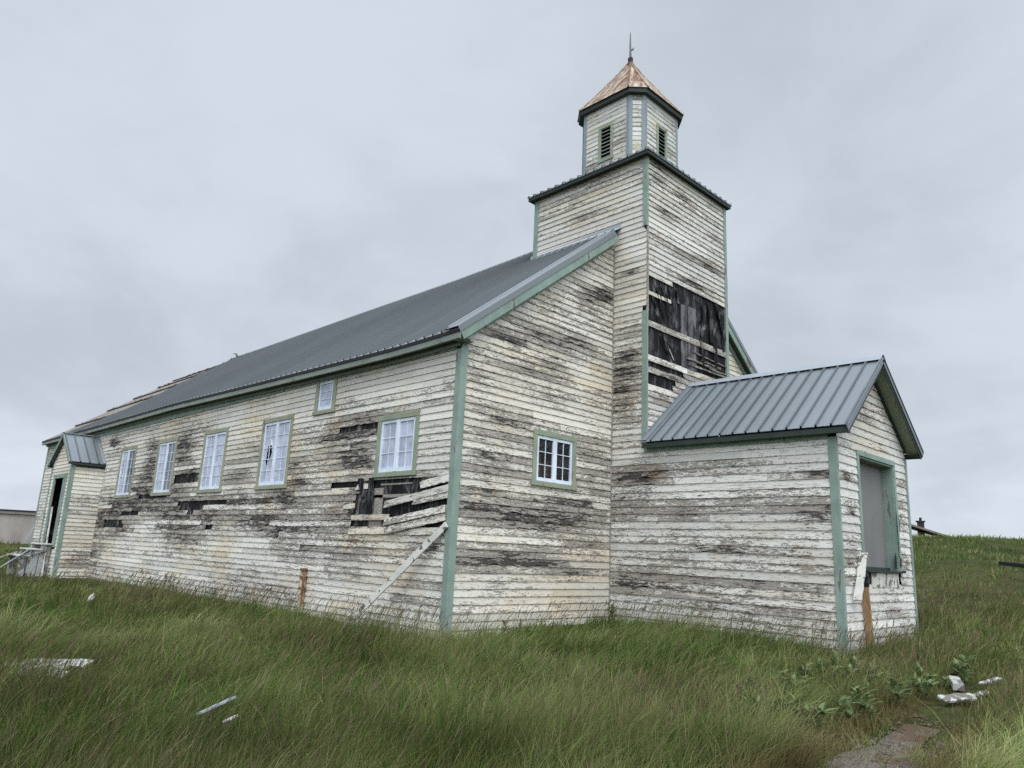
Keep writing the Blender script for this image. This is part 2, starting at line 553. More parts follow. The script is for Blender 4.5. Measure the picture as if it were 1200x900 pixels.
def blade_mat(name):
    mt = bpy.data.materials.new(name)
    mt.use_nodes = True
    t = mt.node_tree
    b = t.nodes['Principled BSDF']
    b.inputs['Roughness'].default_value = 0.65
    b.inputs['Specular IOR Level'].default_value = 0.10
    a = attr_(t, 'col')
    t.links.new(a.outputs['Vector'], b.inputs['Base Color'])
    tr = t.nodes.new('ShaderNodeBsdfTranslucent')
    t.links.new(a.outputs['Vector'], tr.inputs[0])
    mx = t.nodes.new('ShaderNodeMixShader')
    mx.inputs[0].default_value = 0.25
    t.links.new(b.outputs[0], mx.inputs[1])
    t.links.new(tr.outputs[0], mx.inputs[2])
    t.links.new(mx.outputs[0], t.nodes['Material Output'].inputs[0])
    return mt


M['blade'] = blade_mat('grass_blade')
M['leaf'] = blade_mat('weed_leaf')


# ------------------------------------------------------------------ terrain
def ground(x, y):
    x, y = np.asarray(x, float), np.asarray(y, float)
    z = -0.35 + 0.02 * np.clip(x, -10, 12)
    z = z + 0.12 * (fbm(x * .35, y * .35, 2, 3) - .5) + 0.5 * (fbm(x * .05 + 3, y * .05, 5, 3) - .5) * np.clip((np.hypot(x - 4, y - 8) - 24) / 30, 0, 1)
    z = z + 0.13 * np.exp(-((x - 5.5) / 5) ** 2 - ((y + 2.0) / 3.2) ** 2)
    hx = x + 0.10 * (y + 5)
    hill = np.interp(hx, [-400, 9.5, 14, 19, 24, 30, 36, 42, 50, 58, 80, 140, 500],
                     [0, 0, .35, .90, 1.45, 2.1, 2.72, 3.22, 3.50, 3.40, 2.3, .8, 0])
    hill = hill * (1 + 0.22 * (fbm(x * .09, y * .09, 11, 3) - .5))
    hill = hill * (1 - .30 * np.clip((1.0 - y) / 9, 0, 1) * np.clip((x - 24) / 12, 0, 1))
    z = z + hill * np.clip((70 - y) / 40, 0, 1)
    z = z + 0.55 * np.clip((y - 34) / 30, 0, 1) * np.clip((14 - x) / 10, 0, 1)
    return z


def grid_axis(lo, hi, c, fine, n):
    t = np.linspace(-1, 1, n)
    s = np.sign(t) * np.abs(t) ** 2.6
    a = np.where(s < 0, c + s * (c - lo), c + s * (hi - c))
    return a


gx = grid_axis(-500, 600, 2, 1, 260)
gy = grid_axis(-400, 700, 0, 1, 260)
GX, GY = np.meshgrid(gx, gy, indexing='ij')
GZ = ground(GX, GY)
nn = len(gx)
mb = MB()
idx = np.arange(nn * nn).reshape(nn, nn)
fs = np.stack([idx[:-1, :-1], idx[1:, :-1], idx[1:, 1:], idx[:-1, 1:]], -1).reshape(-1, 4)
mb.v = [tuple(p) for p in np.stack([GX, GY, GZ], -1).reshape(-1, 3).tolist()]
mb.f = [tuple(f) for f in fs.tolist()]
mb.n = len(mb.v)
tag(mb.build('ground', M['ground'], smooth=True), kind='structure')

# gravel track crossing in front of the church
PX = np.linspace(-4.6, 0.1, 60)


def path_c(x):
    return -7.32 + 0.05 * (x + 2) + 0.12 * np.sin(x * .8)


mb = MB()
vs, fs = [], []
for i, x in enumerate(PX):
    hw = 0.46 + 0.08 * math.sin(x * 1.7) - 0.31 * min(1, max(0, (x + 1.8) / 2.2))
    for k in range(7):
        y = path_c(x) + hw * (k - 3) / 3 * (1 + .5 * (float(vnoise(x * 3.1, k * 2.0, 4)) - .5))
        vs.append((x, y, float(ground(x, y)) + (0.012 if 0 < k < 6 else -.02) + .012 * (float(vnoise(x * 5, y * 5, 8)) - .5)))
    if i:
        for k in range(6):
            a = (i - 1) * 7 + k
            fs.append((a, a + 7, a + 8, a + 1))
mb.add(vs, fs)
tag(mb.build('gravel_path', M['gravel'], smooth=True), kind='structure')

# ------------------------------------------------------------------ church
TX0, TX1, TD1, TYB, TZ = 4.41, 7.84, 0.91, 2.59, 10.136
TCX, TCY = 6.125, 0.85
PD = 4.81
NW, NL = 12.25, 28.0
church = empty('church', (6, 10, -0.4))
tag(church, 'weathered white clapboard church with green trim, grey steel roof and square bell tower', 'church')
CH = church
OFF = Vector(church.location)


class CB(MB):
    """mesh builder whose object hangs under a part or the church, keeping world coordinates"""

    def build(self, name, mat, parent=None, **kw):
        o = MB.build(self, name, mat, None, **kw)
        p = parent or CH
        o.parent = p
        o.matrix_parent_inverse = Matrix.Translation(-OFF)
        if p is not CH:
            o.matrix_parent_inverse = Matrix.Identity(4)
        return o


def frame(O, U, N):
    O, U, N = Vector(O), Vector(U), Vector(N)
    return lambda u, z, n: O + U * u + N * n + Vector((0, 0, z))


F_SIDE = frame((0, 0, 0), (0, 1, 0), (-1, 0, 0))                 # u = y
F_FRONT = frame((0, 0, 0), (1, 0, 0), (0, -1, 0))                # u = x
F_TL = frame((TX0, 0, 0), (0, 1, 0), (-1, 0, 0))
F_TF = frame((0, -TD1, 0), (1, 0, 0), (0, -1, 0))
F_TR = frame((TX1, 0, 0), (0, 1, 0), (1, 0, 0))
F_TB = frame((0, TYB, 0), (1, 0, 0), (0, 1, 0))
F_PF = frame((0, -PD, 0), (1, 0, 0), (0, -1, 0))
F_RIGHT = frame((NW, 0, 0), (0, 1, 0), (1, 0, 0))
F_REAR = frame((0, NL, 0), (1, 0, 0), (0, 1, 0))
SPX, SPY0, SPY1 = -1.05, 19.53, 22.07
F_SN = frame((0, SPY0, 0), (1, 0, 0), (0, -1, 0))                # near flank of side porch
F_SF = frame((SPX, 0, 0), (0, 1, 0), (-1, 0, 0))                 # its front, u = y
F_SB = frame((0, SPY1, 0), (1, 0, 0), (0, 1, 0))


def siding(name, F, z0, z1, lim, openings=(), blobs=(), holes=(), base=0.25, mat='siding_side', seed=1,
           e=0.125, thick=0.021, parent=None, step=0.14, fb=0.45):
    rng = random.Random(seed)
    mb = CB()
    rows = int(math.ceil((z1 - z0) / e - 1e-6))
    bid = 0
    for i in range(rows):
        zb = z0 + i * e
        zt = min(zb + e, z1)
        zm = (zb + zt) / 2
        a0, b0 = lim(zb)
        a1, b1 = lim(zt)
        if b0 - a0 < 0.06:
            continue
        if b1 < a1:
            a1 = b1 = (a1 + b1) / 2
        iv = [(a0, b0)]
        for (ou0, ou1, oz0, oz1) in openings:
            if oz0 < zm < oz1:
                nv = []
                for (p, q) in iv:
                    if ou1 <= p or ou0 >= q:
                        nv.append((p, q))
                    else:
                        if ou0 - p > 0.03:
                            nv.append((p, ou0))
                        if q - ou1 > 0.03:
                            nv.append((ou1, q))
                iv = nv
        for (p, q) in iv:
            cuts = [p]
            x = p + rng.uniform(0.8, 4.2)
            while x < q - 0.5:
                cuts.append(x)
                x += rng.uniform(1.6, 4.6)
            cuts.append(q)
            for ca, cb in zip(cuts[:-1], cuts[1:]):
                rnd = rng.random()
                bm = 0.35 + 1.15 * rng.random()
                bid += 1
                n = max(2, int(math.ceil((cb - ca) / step)))
                us = np.linspace(ca + 0.0015, cb - 0.0015, n + 1)
                d = base + 0.0 * us
                for (bu_, bz, ru, rz, am) in blobs:
                    d = d + am * (bm if am > 0 else 1) * np.exp(-((us - bu_) / ru) ** 2 - ((zm - bz) / rz) ** 2)
                d = d + fb * (fbm(us * .55, np.full_like(us, zm * 1.6), seed, 4) - .5) + (rnd - .5) * 0.22
                d = np.clip(d, 0, 1)
                keep = np.ones(n, bool)
                um = (us[:-1] + us[1:]) / 2
                for (hu0, hu1, hz0, hz1) in holes:
                    if hz0 <= zm <= hz1:
                        j0, j1 = rng.uniform(-.12, .16), rng.uniform(-.16, .12)
                        keep &= ~((um > hu0 + j0) & (um < hu1 + j1))
                # rotten boards: bites out of the lower edge
                ero = np.clip(d - 0.72, 0, 1) * np.clip(fbm(us * 9, np.full_like(us, zm * 9), seed + 5, 3) - .45, 0, 1) * 0.7
                wav = (fbm(us * .6, np.full_like(us, i * 3.7), seed + 9, 2) - .5)
                tilt = rng.uniform(-1, 1) * 0.003 * (us - ca) / max(.5, cb - ca)
                zlo = zb + 0.010 * wav + tilt + np.clip(ero, 0, 0.035)
                out = thick + 0.006 * rng.random() + 0.010 * wav + 0.008 * np.clip(d - .5, 0, 1) * (fbm(us * 2.5, us * 0 + i, seed + 2, 2) - .3)
                P0, P1, P2 = [], [], []
                ut = np.clip(us, a1, b1)
                for k in range(n + 1):
                    P0.append(F(us[k], zlo[k], 0.0))
                    P1.append(F(us[k], zlo[k], out[k]))
                    P2.append(F(ut[k], zt + 0.010, 0.003))
                N_ = n + 1
                f = []
                for k in range(n):
                    if keep[k]:
                        f.append((N_ + k, N_ + k + 1, 2 * N_ + k + 1, 2 * N_ + k))
                        f.append((k, k + 1, N_ + k + 1, N_ + k))
                if not f:
                    continue
                at = np.zeros((3 * N_, 3))
                at[:, 0] = np.tile(us, 3) + bid * 0.37
                at[N_ * 2:, 1] = 1.0
                at[:N_, 1] = -0.12
                at[:, 2] = rnd
                mb.add(P0 + P1 + P2, f, bu=at, dm=np.tile(d, 3))
    return mb.build(name, M[mat], parent)


def sheath(name, F, u0, u1, z0, z1, openings=(), gable=None, n=-0.015, mat='tar', parent=None):
    us = sorted({u0, u1, *[o[0] for o in openings], *[o[1] for o in openings]})
    zs = sorted({z0, z1, *[o[2] for o in openings], *[o[3] for o in openings]})
    mb = CB()
    for a, b_ in zip(us[:-1], us[1:]):
        for c_, d_ in zip(zs[:-1], zs[1:]):
            um, zm = (a + b_) / 2, (c_ + d_) / 2
            if any(o[0] < um < o[1] and o[2] < zm < o[3] for o in openings):
                continue
            mb.add([F(a, c_, n), F(b_, c_, n), F(b_, d_, n), F(a, d_, n)], [(0, 1, 2, 3)])
    if gable:
        mb.add([F(gu, gz, n) for gu, gz in gable], [tuple(range(len(gable)))])
    return mb.build(name, M[mat], parent)


def window(F, u0, u1, z0, z1, leaves=2, rows=4, cols=2, pane='glass_pale', casing='casing', cw=0.11, broken=None, dull=(), label=None, sillmat=None):
    """u0..z1: outer edge of the casing"""
    mb = CB()
    mb.fbox(F, u0, u1, z1 - cw, z1, -0.03, 0.044)
    mb.fbox(F, u0, u0 + cw, z0 + 0.09, z1 - cw - .001, -0.03, 0.041)
    mb.fbox(F, u1 - cw, u1, z0 + 0.09, z1 - cw - .001, -0.03, 0.041)
    win = mb.build('window', M[casing], CH, bevel=0.004)
    if label:
        win['label'] = label
    mb = CB()
    mb.fbox(F, u0 - 0.03, u1 + 0.03, z0, z0 + 0.088, -0.03, 0.062)
    mb.build('sill', M[sillmat or casing], win, bevel=0.006)
    a, b_ = u0 + cw + .002, u1 - cw - .002
    lo, hi = z0 + 0.10, z1 - cw - .004
    wl = (b_ - a) / leaves
    fwd = 0.058
    if leaves == 2:
        mb = CB()
        mb.fbox(F, (a + b_) / 2 - .050, (a + b_) / 2 + .050, lo, hi, -.018, 0.030)
        mb.build('mullion', M['sash'], win, bevel=.003)
    for k in range(leaves):
        s0, s1 = a + k * wl + .003, a + (k + 1) * wl - .003
        mb = CB()
        bot = 0.07
        mb.fbox(F, s0, s1, lo, lo + bot, -0.02, 0.022)
        mb.fbox(F, s0, s1, hi - fwd, hi, -0.02, 0.022)
        mb.fbox(F, s0, s0 + fwd, lo + bot, hi - fwd, -0.02, 0.020)
        mb.fbox(F, s1 - fwd, s1, lo + bot, hi - fwd, -0.02, 0.020)
        p0, p1, q0, q1 = s0 + fwd, s1 - fwd, lo + bot, hi - fwd
        for c_ in range(1, cols):
            x = p0 + (p1 - p0) * c_ / cols
            mb.fbox(F, x - .007, x + .007, q0, q1, -0.008, 0.009)
        for r_ in range(1, rows):
            z = q0 + (q1 - q0) * r_ / rows
            mb.fbox(F, p0, p1, z - .007, z + .007, -0.009, 0.008)
        mb.build('sash', M['sash'], win)
        mb = CB()
        if broken and broken[0] == k:
            # pane with a jagged hole knocked through it
            hx, hz = p0 + (p1 - p0) * broken[1], q0 + (q1 - q0) * broken[2]
            nseg = 20
            inner, outer = [], []
            rr = random.Random(4)
            for i in range(nseg):
                th = 2 * math.pi * i / nseg
                rad = (0.55 + 0.65 * rr.random()) * 0.5
                iu, iz = hx + math.cos(th) * rad * 0.32, hz + math.sin(th) * rad * 0.62
                c0, s0_ = math.cos(th), math.sin(th)
                tmax = min(((p1 - hx) / c0) if c0 > 1e-6 else 9, ((p0 - hx) / c0) if c0 < -1e-6 else 9,
                           ((q1 - hz) / s0_) if s0_ > 1e-6 else 9, ((q0 - hz) / s0_) if s0_ < -1e-6 else 9)
                inner.append(F(min(max(iu, p0 + .01), p1 - .01), iz, -0.004))
                outer.append(F(hx + c0 * tmax, hz + s0_ * tmax, -0.004))
            # corners
            fsx = [(i, (i + 1) % nseg, nseg + (i + 1) % nseg, nseg + i) for i in range(nseg)]
            mb.add(inner + outer, fsx)
        else:
            mb.add([F(p0, q0, -0.004), F(p1, q0, -0.004), F(p1, q1, -0.004), F(p0, q1, -0.004)], [(0, 1, 2, 3)])
        mb.build('pane', M['glass_dull' if k in dull else pane], win)
    return win


def board(name, mat, P, Q, side, w_, t_, parent=None, bevel=0.004, rough=0.0, seg=1, seed=0, label=None):
    mb = CB()
    mb.bar(P, Q, side, w_, t_, rough, seg, seed)
    o = mb.build(name, M[mat], parent, bevel=bevel)
    if label:
        o['label'] = label
    return o


# roof geometry -----------------------------------------------------------
RY = [-0.25, 1.5, 4, 7.6, 13, 20, 27]
EZ = [4.95, 4.91, 4.93, 4.97, 5.05, 5.02, 5.02]
KZ = [9.84, 9.80, 9.72, 9.64, 9.63, 9.60, 9.60]
XE = -0.28


def ze(y):
    return float(np.interp(y, RY, EZ))


def zk(y):
    return float(np.interp(y, RY, KZ))


def roof_pt(s, y, h=0.0, mirror=False):
    x = XE + (TCX - XE) * s
    z = ze(y) + (zk(y) - ze(y)) * s
    n = Vector((-0.605, 0, 0.797))
    p = Vector((x, y, z)) + n * h
    if mirror:
        p.x = 2 * TCX - p.x
    return p


PROF = [(0.0, 0.0), (0.085, 0.0), (0.095, 0.006), (0.105, 0.0), (0.205, 0.0), (0.210, 0.042), (0.236, 0.042), (0.241, 0.0), (0.25, 0.0)]


def ribbed(name, pt, t0, t1, smax, smin=lambda t: 0.0, period=0.25, mat='metal', parent=None, thick=0.012, nsheet=4):
    """ribbed steel: pt(s,t,h) gives the point at slope fraction s, run t, height h"""
    mb = CB()
    ts = []
    n = int(math.ceil((t1 - t0) / period))
    for i in range(n):
        for (a, h) in PROF[:-1]:
            t = t0 + i * period + a * period / 0.25
            if t < t1:
                ts.append((t, h, i))
    ts.append((t1, 0.0, n))
    rr = np.random.RandomState(len(name) + int(t1 * 10))
    tint = rr.rand(n // nsheet + 2)
    vs, fs, at, rb = [], [], [], []
    SS = 5
    for (t, h, i) in ts:
        a, b_ = smin(t), smax(t)
        for k in range(SS):
            s = a + (b_ - a) * k / (SS - 1)
            vs.append(pt(s, t, h))
            at.append(tint[i // nsheet])
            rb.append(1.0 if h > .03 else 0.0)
        vs.append(pt(a, t, h - thick))
        at.append(tint[i // nsheet])
        rb.append(0.0)
    K = SS + 1
    for j in range(len(ts) - 1):
        o, q = j * K, (j + 1) * K
        for k in range(SS - 1):
            fs.append((o + k, q + k, q + k + 1, o + k + 1))
        fs.append((o, o + SS, q + SS, q))
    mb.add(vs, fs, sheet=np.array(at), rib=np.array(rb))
    return mb.build(name, M[mat], parent)


# ---- window and door openings (outer casing edges)
W1 = (1.08, 2.41, 2.45, 3.68)
WS = (4.14, 5.00, 3.95, 4.83)
WSIDE = [(c - .76, c + .76, 2.35, 4.09) for c in (6.67, 10.16, 13.64, 17.13)]
WF = (1.92, 3.20, 2.42, 3.52)
inset = lambda o, d=0.05: (o[0] + d, o[1] - d, o[2] + d, o[3] - d)
side_open = [inset(W1), inset(WS)] + [inset(x) for x in WSIDE]
SP_OPEN = (SPY0 + .03, SPY1 - .03, -0.5, 3.4)

blob_side = [
    (2.86, 3.52, .7, .22, .65), (3.1, 2.83, .8, .35, .6), (4.1, 3.25, .8, .45, .45), (6.0, 1.81, 1.3, .45, .55),
    (5.5, 2.4, .8, .6, .45), (7.3, 1.82, 1.3, .5, .4), (4.8, 1.44, 1.2, .3, .35), (5.4, 1.06, 1.4, .3, .3),
    (9.75, 1.84, 1.5, .5, .45), (12.7, 1.86, 1.8, .6, .5), (1.53, 2.26, 1.2, .3, .7), (2.9, 1.79, 1.0, .5, .5),
    (18.0, 1.89, 1.6, .6, .45), (12.3, 3.63, .9, .5, .75), (14.9, 3.5, .5, .8, .5), (19.0, 4.4, .6, .25, .6),
    (15.1, 2.1, 1.8, .5, .5), (11.4, 1.11, 1.6, .4, .45), (0.6, 1.18, .6, .25, .5), (15.5, 2.6, 1.0, .45, .55),
    (8.5, 2.7, .7, .7, .35), (11.9, 2.8, 1.0, .3, .6), (3.2, 1.0, 1.5, .3, .2), (17.5, 1.4, 1.4, .3, .5), (19.2, 1.0, .8, 1.2, .35),
    (9.0, 4.45, 9.0, .25, -.22), (2.0, 4.35, 2.6, .3, -.2), (1.4, .55, 2.6, .35, -.10)]
holes_side = [(0.85, 2.55, 2.14, 2.46), (0.25, 1.25, 1.94, 2.32), (0.12, 3.15, 1.44, 2.20), (2.4, 3.9, 3.44, 3.58), (2.5, 3.7, 3.66, 3.74),
              (16.6, 18.7, 1.32, 1.58), (15.3, 17.0, 1.74, 1.86), (14.35, 15.5, 2.28, 2.44), (14.9, 15.9, 2.50, 2.60), (11.05, 12.85, 2.70, 2.90),
              (9.1, 12.2, 2.07, 2.19), (10.5, 12.1, 1.90, 2.07), (10.9, 11.6, 1.80, 1.90), (13.1, 14.35, 2.27, 2.36), (9.78, 10.02, 1.36, 1.5), (2.9, 3.9, 2.30, 2.42)]
FR0 = 0.115
siding('side_wall', F_SIDE, -0.45, 4.72, lambda z: (FR0, NL - .1), side_open + [SP_OPEN], blob_side, holes_side, 0.42, 'siding_side', 3, fb=.62, step=.1, e=.13)
sheath('side_sheathing', F_SIDE, 0, NL, -0.5, 4.95, side_open)


def gz_lim(z):        # front gable outline by height
    s = (z - ze(-.1)) / (zk(-.1) - ze(-.1))
    x = XE + (TCX - XE) * s + 0.16
    return max(FR0, x)


blob_front = [(1.24, 5.13, .6, .14, .55), (1.75, 4.55, .9, .16, .45), (3.5, 6.6, .5, .3, .6), (2.5, 4.88, .7, .2, .6), (.45, 4.28, .5, .2, .4),
              (1.35, 3.47, .8, .25, .35), (.57, 2.11, .9, .35, .45), (1.9, 1.75, 1.2, .3, .4), (3.4, 2.0, .9, .3, .45), (.66, .93, 1.2, .14, .55),
              (1.5, 1.03, 1.2, .12, .55), (3.2, .82, .8, .12, .5), (3.6, 3.2, .7, .5, .3), (.95, 2.77, .8, .3, .4), (4.15, 6.9, .3, .10, .8), (4.1, 6.9, .35, .25, .3),
              (1.2, 6.1, .4, .2, .2), (2.5, 4.17, .9, .3, .3), (3.7, 1.34, .7, .2, .5), (2.2, 5.4, .8, .15, .45), (3.4, 5.6, .5, .12, .5),
              (1.6, .15, 2.6, .35, -.25), (2.4, 6.3, .7, .4, .15), (2.0, 3.9, 1.5, .2, -.15)]
siding('front_wall', F_FRONT, -0.45, 8.35, lambda z: (gz_lim(z), TX0 - .02), [inset(WF)], blob_front,
       [], 0.43, 'siding_front', 8, fb=.60, e=.135)
siding('right_front_wall', F_FRONT, -0.45, 8.35, lambda z: (TX1 + .02, 2 * TCX - gz_lim(z)), [], [], [], 0.25, 'siding_front', 18, e=.135)
sheath('front_sheathing', F_FRONT, 0, NW, -0.5, 4.95, [inset(WF)],
       gable=[(0, 4.951), (NW, 4.951), (NW, 5.0), (TCX, 9.68), (0, 5.0)])
siding('right_wall', F_RIGHT, -0.45, 4.72, lambda z: (FR0, NL - .1), [], [], [], 0.25, 'siding_side', 23, step=0.6)
sheath('right_sheathing', F_RIGHT, 0, NL, -0.5, 4.95)
siding('rear_wall', F_REAR, -0.45, 7.6, lambda z: (max(.1, (z - 4.9) * 1.45), min(NW - .1, NW - (z - 4.9) * 1.45)), [], [], [], 0.3, 'siding_side', 24, step=0.6)
sheath('rear_sheathing', F_REAR, 0, NW, -0.5, 4.95, gable=[(0, 4.951), (NW, 4.951), (TCX, 9.5)])

# interior floor and a dark partition so that the clear panes look into a dim room
mb = CB()
mb.add([(0.05, 0.05, .55), (NW - .05, .05, .55), (NW - .05, NL - .05, .55), (.05, NL - .05, .55)], [(0, 1, 2, 3)])
mb.build('interior_floor', M['dark_in'])
mb = CB()
mb.hexa([(0.1, 3.2, .5), (4.2, 3.2, .5), (4.2, 3.25, .5), (.1, 3.25, .5), (.1, 3.2, 4.8), (4.2, 3.2, 4.8), (4.2, 3.25, 4.8), (.1, 3.25, 4.8)])
mb.build('interior_partition', M['dark_in'])
mb = CB()
for k, x in enumerate((2.10, 2.22, 2.42)):
    mb.fbox(F_FRONT, x, x + .07, 2.45, 3.2 - .15 * k, -0.25, -0.20)
mb.build('torn_curtain', flat_mat('brown_cloth', (0.22, 0.085, 0.05), 0.9))

# windows
window(F_SIDE, *W1, rows=3, casing='casing_g', label='casement window above the broken boards')
window(F_SIDE, *WS, leaves=1, rows=3, cols=2, cw=.13, label='small window under the eaves')
window(F_SIDE, *WSIDE[0], rows=5, broken=(1, .5, .52), label='tall window with a hole in one pane')
window(F_SIDE, *WSIDE[1], rows=5)
window(F_SIDE, *WSIDE[2], rows=5, dull=(0,))
window(F_SIDE, *WSIDE[3], rows=5, dull=(0,))
window(F_FRONT, *WF, rows=3, pane='glass_clear', casing='casing_g', label='gable window with dark clear panes')

# corner boards of the nave
def corner_board(F, u0, u1, z0, z1, mat='green', n1=0.036, parent=None):
    mb = CB()
    mb.fbox(F, u0, u1, z0, z1, -0.02, n1)
    return mb.build('corner_board', M[mat], parent, bevel=0.004)


corner_board(F_SIDE, -0.036, 0.115, -0.45, 4.70)
corner_board(F_FRONT, -0.020, 0.115, -0.45, 4.86, n1=0.0362)
corner_board(F_SIDE, NL - .12, NL + .03, -0.45, 4.7)
corner_board(F_REAR, 0.0, .12, -0.45, 4.7)
corner_board(F_RIGHT, -0.03, 0.12, -0.45, 4.7)
# inner corner bead between gable and tower flank
mb = CB()
mb.fbox(F_FRONT, TX0 - .045, TX0 - .012, -0.45, 8.3, 0.0, 0.035)
mb.build('corner_bead', M['wood'])

# frieze, soffit, fascia of the eaves
def eave_strip(name, mat, xa, za, xb, zb, mirror=False, y0=-0.22, y1=NL + .1):
    """swept box: section corners (xa,za)-(xb,zb) relative to eave height"""
    mb = CB()
    ys = np.linspace(y0, y1, 28)
    vs, fs = [], []
    for y in ys:
        z = ze(y)
        for (x, dz_) in ((xa, za), (xb, za), (xb, zb), (xa, zb)):
            vs.append(((2 * TCX - x) if mirror else x, y, z + dz_))
    for i in range(len(ys) - 1):
        for k in range(4):
            fs.append((i * 4 + k, i * 4 + (k + 1) % 4, i * 4 + 4 + (k + 1) % 4, i * 4 + 4 + k))
    fs += [(0, 1, 2, 3), tuple(len(vs) - 4 + i for i in (3, 2, 1, 0))]
    mb.add(vs, fs)
    return mb.build(name, M[mat])


for mir in (False, True):
    mb = CB()
    ys = np.linspace(0.115, NL, 28)
    x0 = -.040
    vs = []
    for y in ys:
        for (x, z) in ((x0, 4.70), (.0, 4.70), (.0, ze(y)), (x0, ze(y))):
            vs.append(((2 * TCX - x) if mir else x, y, z))
    fs = [(i * 4 + k, i * 4 + (k + 1) % 4, i * 4 + 4 + (k + 1) % 4, i * 4 + 4 + k) for i in range(27) for k in range(4)]
    mb.add(vs, fs)
    mb.build('frieze_board', M['green'])
    eave_strip('soffit', 'green_dark', XE + .05, -.135, .0, -.115, mir)
    eave_strip('fascia_board', 'fascia', XE + .005, -.150, XE + .045, -.040, mir)
    eave_strip('crown_moulding', 'fascia', -.10, -.205, -.041, -.137, mir, 0.0)
    eave_strip('drip_edge', 'black', XE - .012, -.038, XE + .06, .022, mir)

# the back of the roof has lost its steel; old felt courses show
def rear_y(s):
    return float(np.interp(s, [0, .2, .43, .6, .9, 1], [27.6, 28.4, 29.2, 29.4, 29.8, 24.6]))


def steel_top(t):
    if t < -.02:
        return .69
    k = math.floor(t / 0.5) * 0.5
    return float(np.interp(k, [0, 21.4, 21.6, 22.8, 24.7, 25.4], [1, 1, .26, .14, .012, .01]))


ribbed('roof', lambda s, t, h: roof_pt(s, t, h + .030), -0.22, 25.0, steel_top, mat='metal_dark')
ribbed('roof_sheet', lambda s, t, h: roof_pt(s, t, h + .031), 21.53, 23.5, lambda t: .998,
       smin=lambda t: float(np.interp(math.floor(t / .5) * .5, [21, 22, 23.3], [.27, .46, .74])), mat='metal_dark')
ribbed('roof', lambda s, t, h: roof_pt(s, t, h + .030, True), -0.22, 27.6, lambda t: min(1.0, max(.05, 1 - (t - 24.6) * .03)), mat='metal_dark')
LAPS = [0, .20, .42, .60, .78, .90, 1.0]
mb = CB()
felt_o = None
for k in range(len(LAPS) - 1):
    s0, s1 = LAPS[k], LAPS[k + 1]
    rr = random.Random(k)
    nseg = 60
    vs, fs = [], []
    for i in range(nseg + 1):
        f_ = i / nseg
        for (s, h) in ((s0, .030), (s0 + .004, .034), ((s0 + s1) / 2, .018), (s1 + .003, .002)):
            y = 17.0 + (rear_y(min(1, s)) - 17.0) * f_
            rag = 0.010 * (rr.random() - .3) if s <= s0 + .005 and k else 0
            vs.append(roof_pt(min(1, max(0, s - rag)), y, h - .006 + (.02 * rr.random() if s <= s0 + .005 else 0)))
        vs.append(roof_pt(s0, 17.0 + (rear_y(s0) - 17.0) * f_, -.05))
    for i in range(nseg):
        o = i * 5
        for a, b_ in ((0, 1), (1, 2), (2, 3), (4, 0)):
            fs.append((o + a, o + 5 + a, o + 5 + b_, o + b_))
    mb.add(vs, fs)
felt_o = mb.build('old_felt_roofing', M['felt'])
for k in range(1, len(LAPS)):
    rr = random.Random(50 + k)
    s = LAPS[k]
    mb = CB()
    vs, fs = [], []
    n_ = 46
    for i in range(n_ + 1):
        y = 21.7 + (rear_y(s) - .02 - 21.7) * i / n_
        for j, d_ in enumerate((-.010, .0, .006)):
            vs.append(roof_pt(min(1, s + d_ * rr.uniform(.5, 1.6)), y, (.040, .055 + .05 * rr.random() ** 3, .042)[j]))
    for i in range(n_):
        for j in range(2):
            fs.append((i * 3 + j, i * 3 + j + 1, i * 3 + 4 + j, i * 3 + 3 + j))
    mb.add(vs, fs)
    mb.build('ragged_lap', M['black_felt'], felt_o)
# ridge cap
mb = CB()
ys = np.linspace(TYB, 23.0, 24)
vs, fs = [], []
for y in ys:
    for p in (roof_pt(.975, y, .058), roof_pt(1, y, .075), roof_pt(.975, y, .058, True)):
        vs.append(p)
for i in range(23):
    for k in range(2):
        fs.append((i * 3 + k, i * 3 + k + 1, i * 3 + 4 + k, i * 3 + 3 + k))
mb.add(vs, fs, sheet=np.full(len(vs), .5))
mb.build('ridge_cap', M['metal_dark'])
mb = CB()
mb.tube([roof_pt(1, 23.7, .03), roof_pt(1, 23.65, .20), roof_pt(1, 23.9, .26)], [.06, .04, .02], 6)
mb.build('bent_ridge_flashing', M['metal_dark'])

# rakes of the front gable
for mir in (False, True):
    sgn = (lambda p: p) if not mir else (lambda p: Vector((2 * TCX - p.x, p.y, p.z)))
    st_ = 0.30 if mir else 0.0
    a, c_ = sgn(roof_pt(0.0, -.215, -.10)), sgn(roof_pt(.695, -.215, -.10))
    board('rake_board', 'green', a, c_, (0, 0, 1), .19, .03)
    a, c_ = sgn(roof_pt(0.012, -.05, -.205)), sgn(roof_pt(.695, -.05, -.205))
    board('rake_frieze', 'green', a, c_, (0, 0, 1), .12, .028)
    a, c_ = sgn(roof_pt(0.02, -.115, -.155)), sgn(roof_pt(.695, -.115, -.155))
    board('rake_soffit', 'green_dark', a, c_, (0, 1, 0), .17, .015, bevel=0)
    # steel verge flashing
    mb = CB()
    vs = [sgn(roof_pt(s, y, h)) for s in (-.002, .25, .5, .690) for (y, h) in ((-.245, -.035), (-.245, .074), (.10, .076), (.115, .04))]
    fs = [(i * 4 + k, i * 4 + k + 1, i * 4 + 5 + k, i * 4 + 4 + k) for i in range(3) for k in range(3)]
    mb.add(vs, fs, sheet=np.full(len(vs), .5))
    mb.build('verge_flashing', M['metal_dark'])
    board('verge_edge_strip', 'flash', sgn(roof_pt(.01, .115, .085)), sgn(roof_pt(.70, .115, .085)), (0, 1, 0), .045, .02, bevel=0)
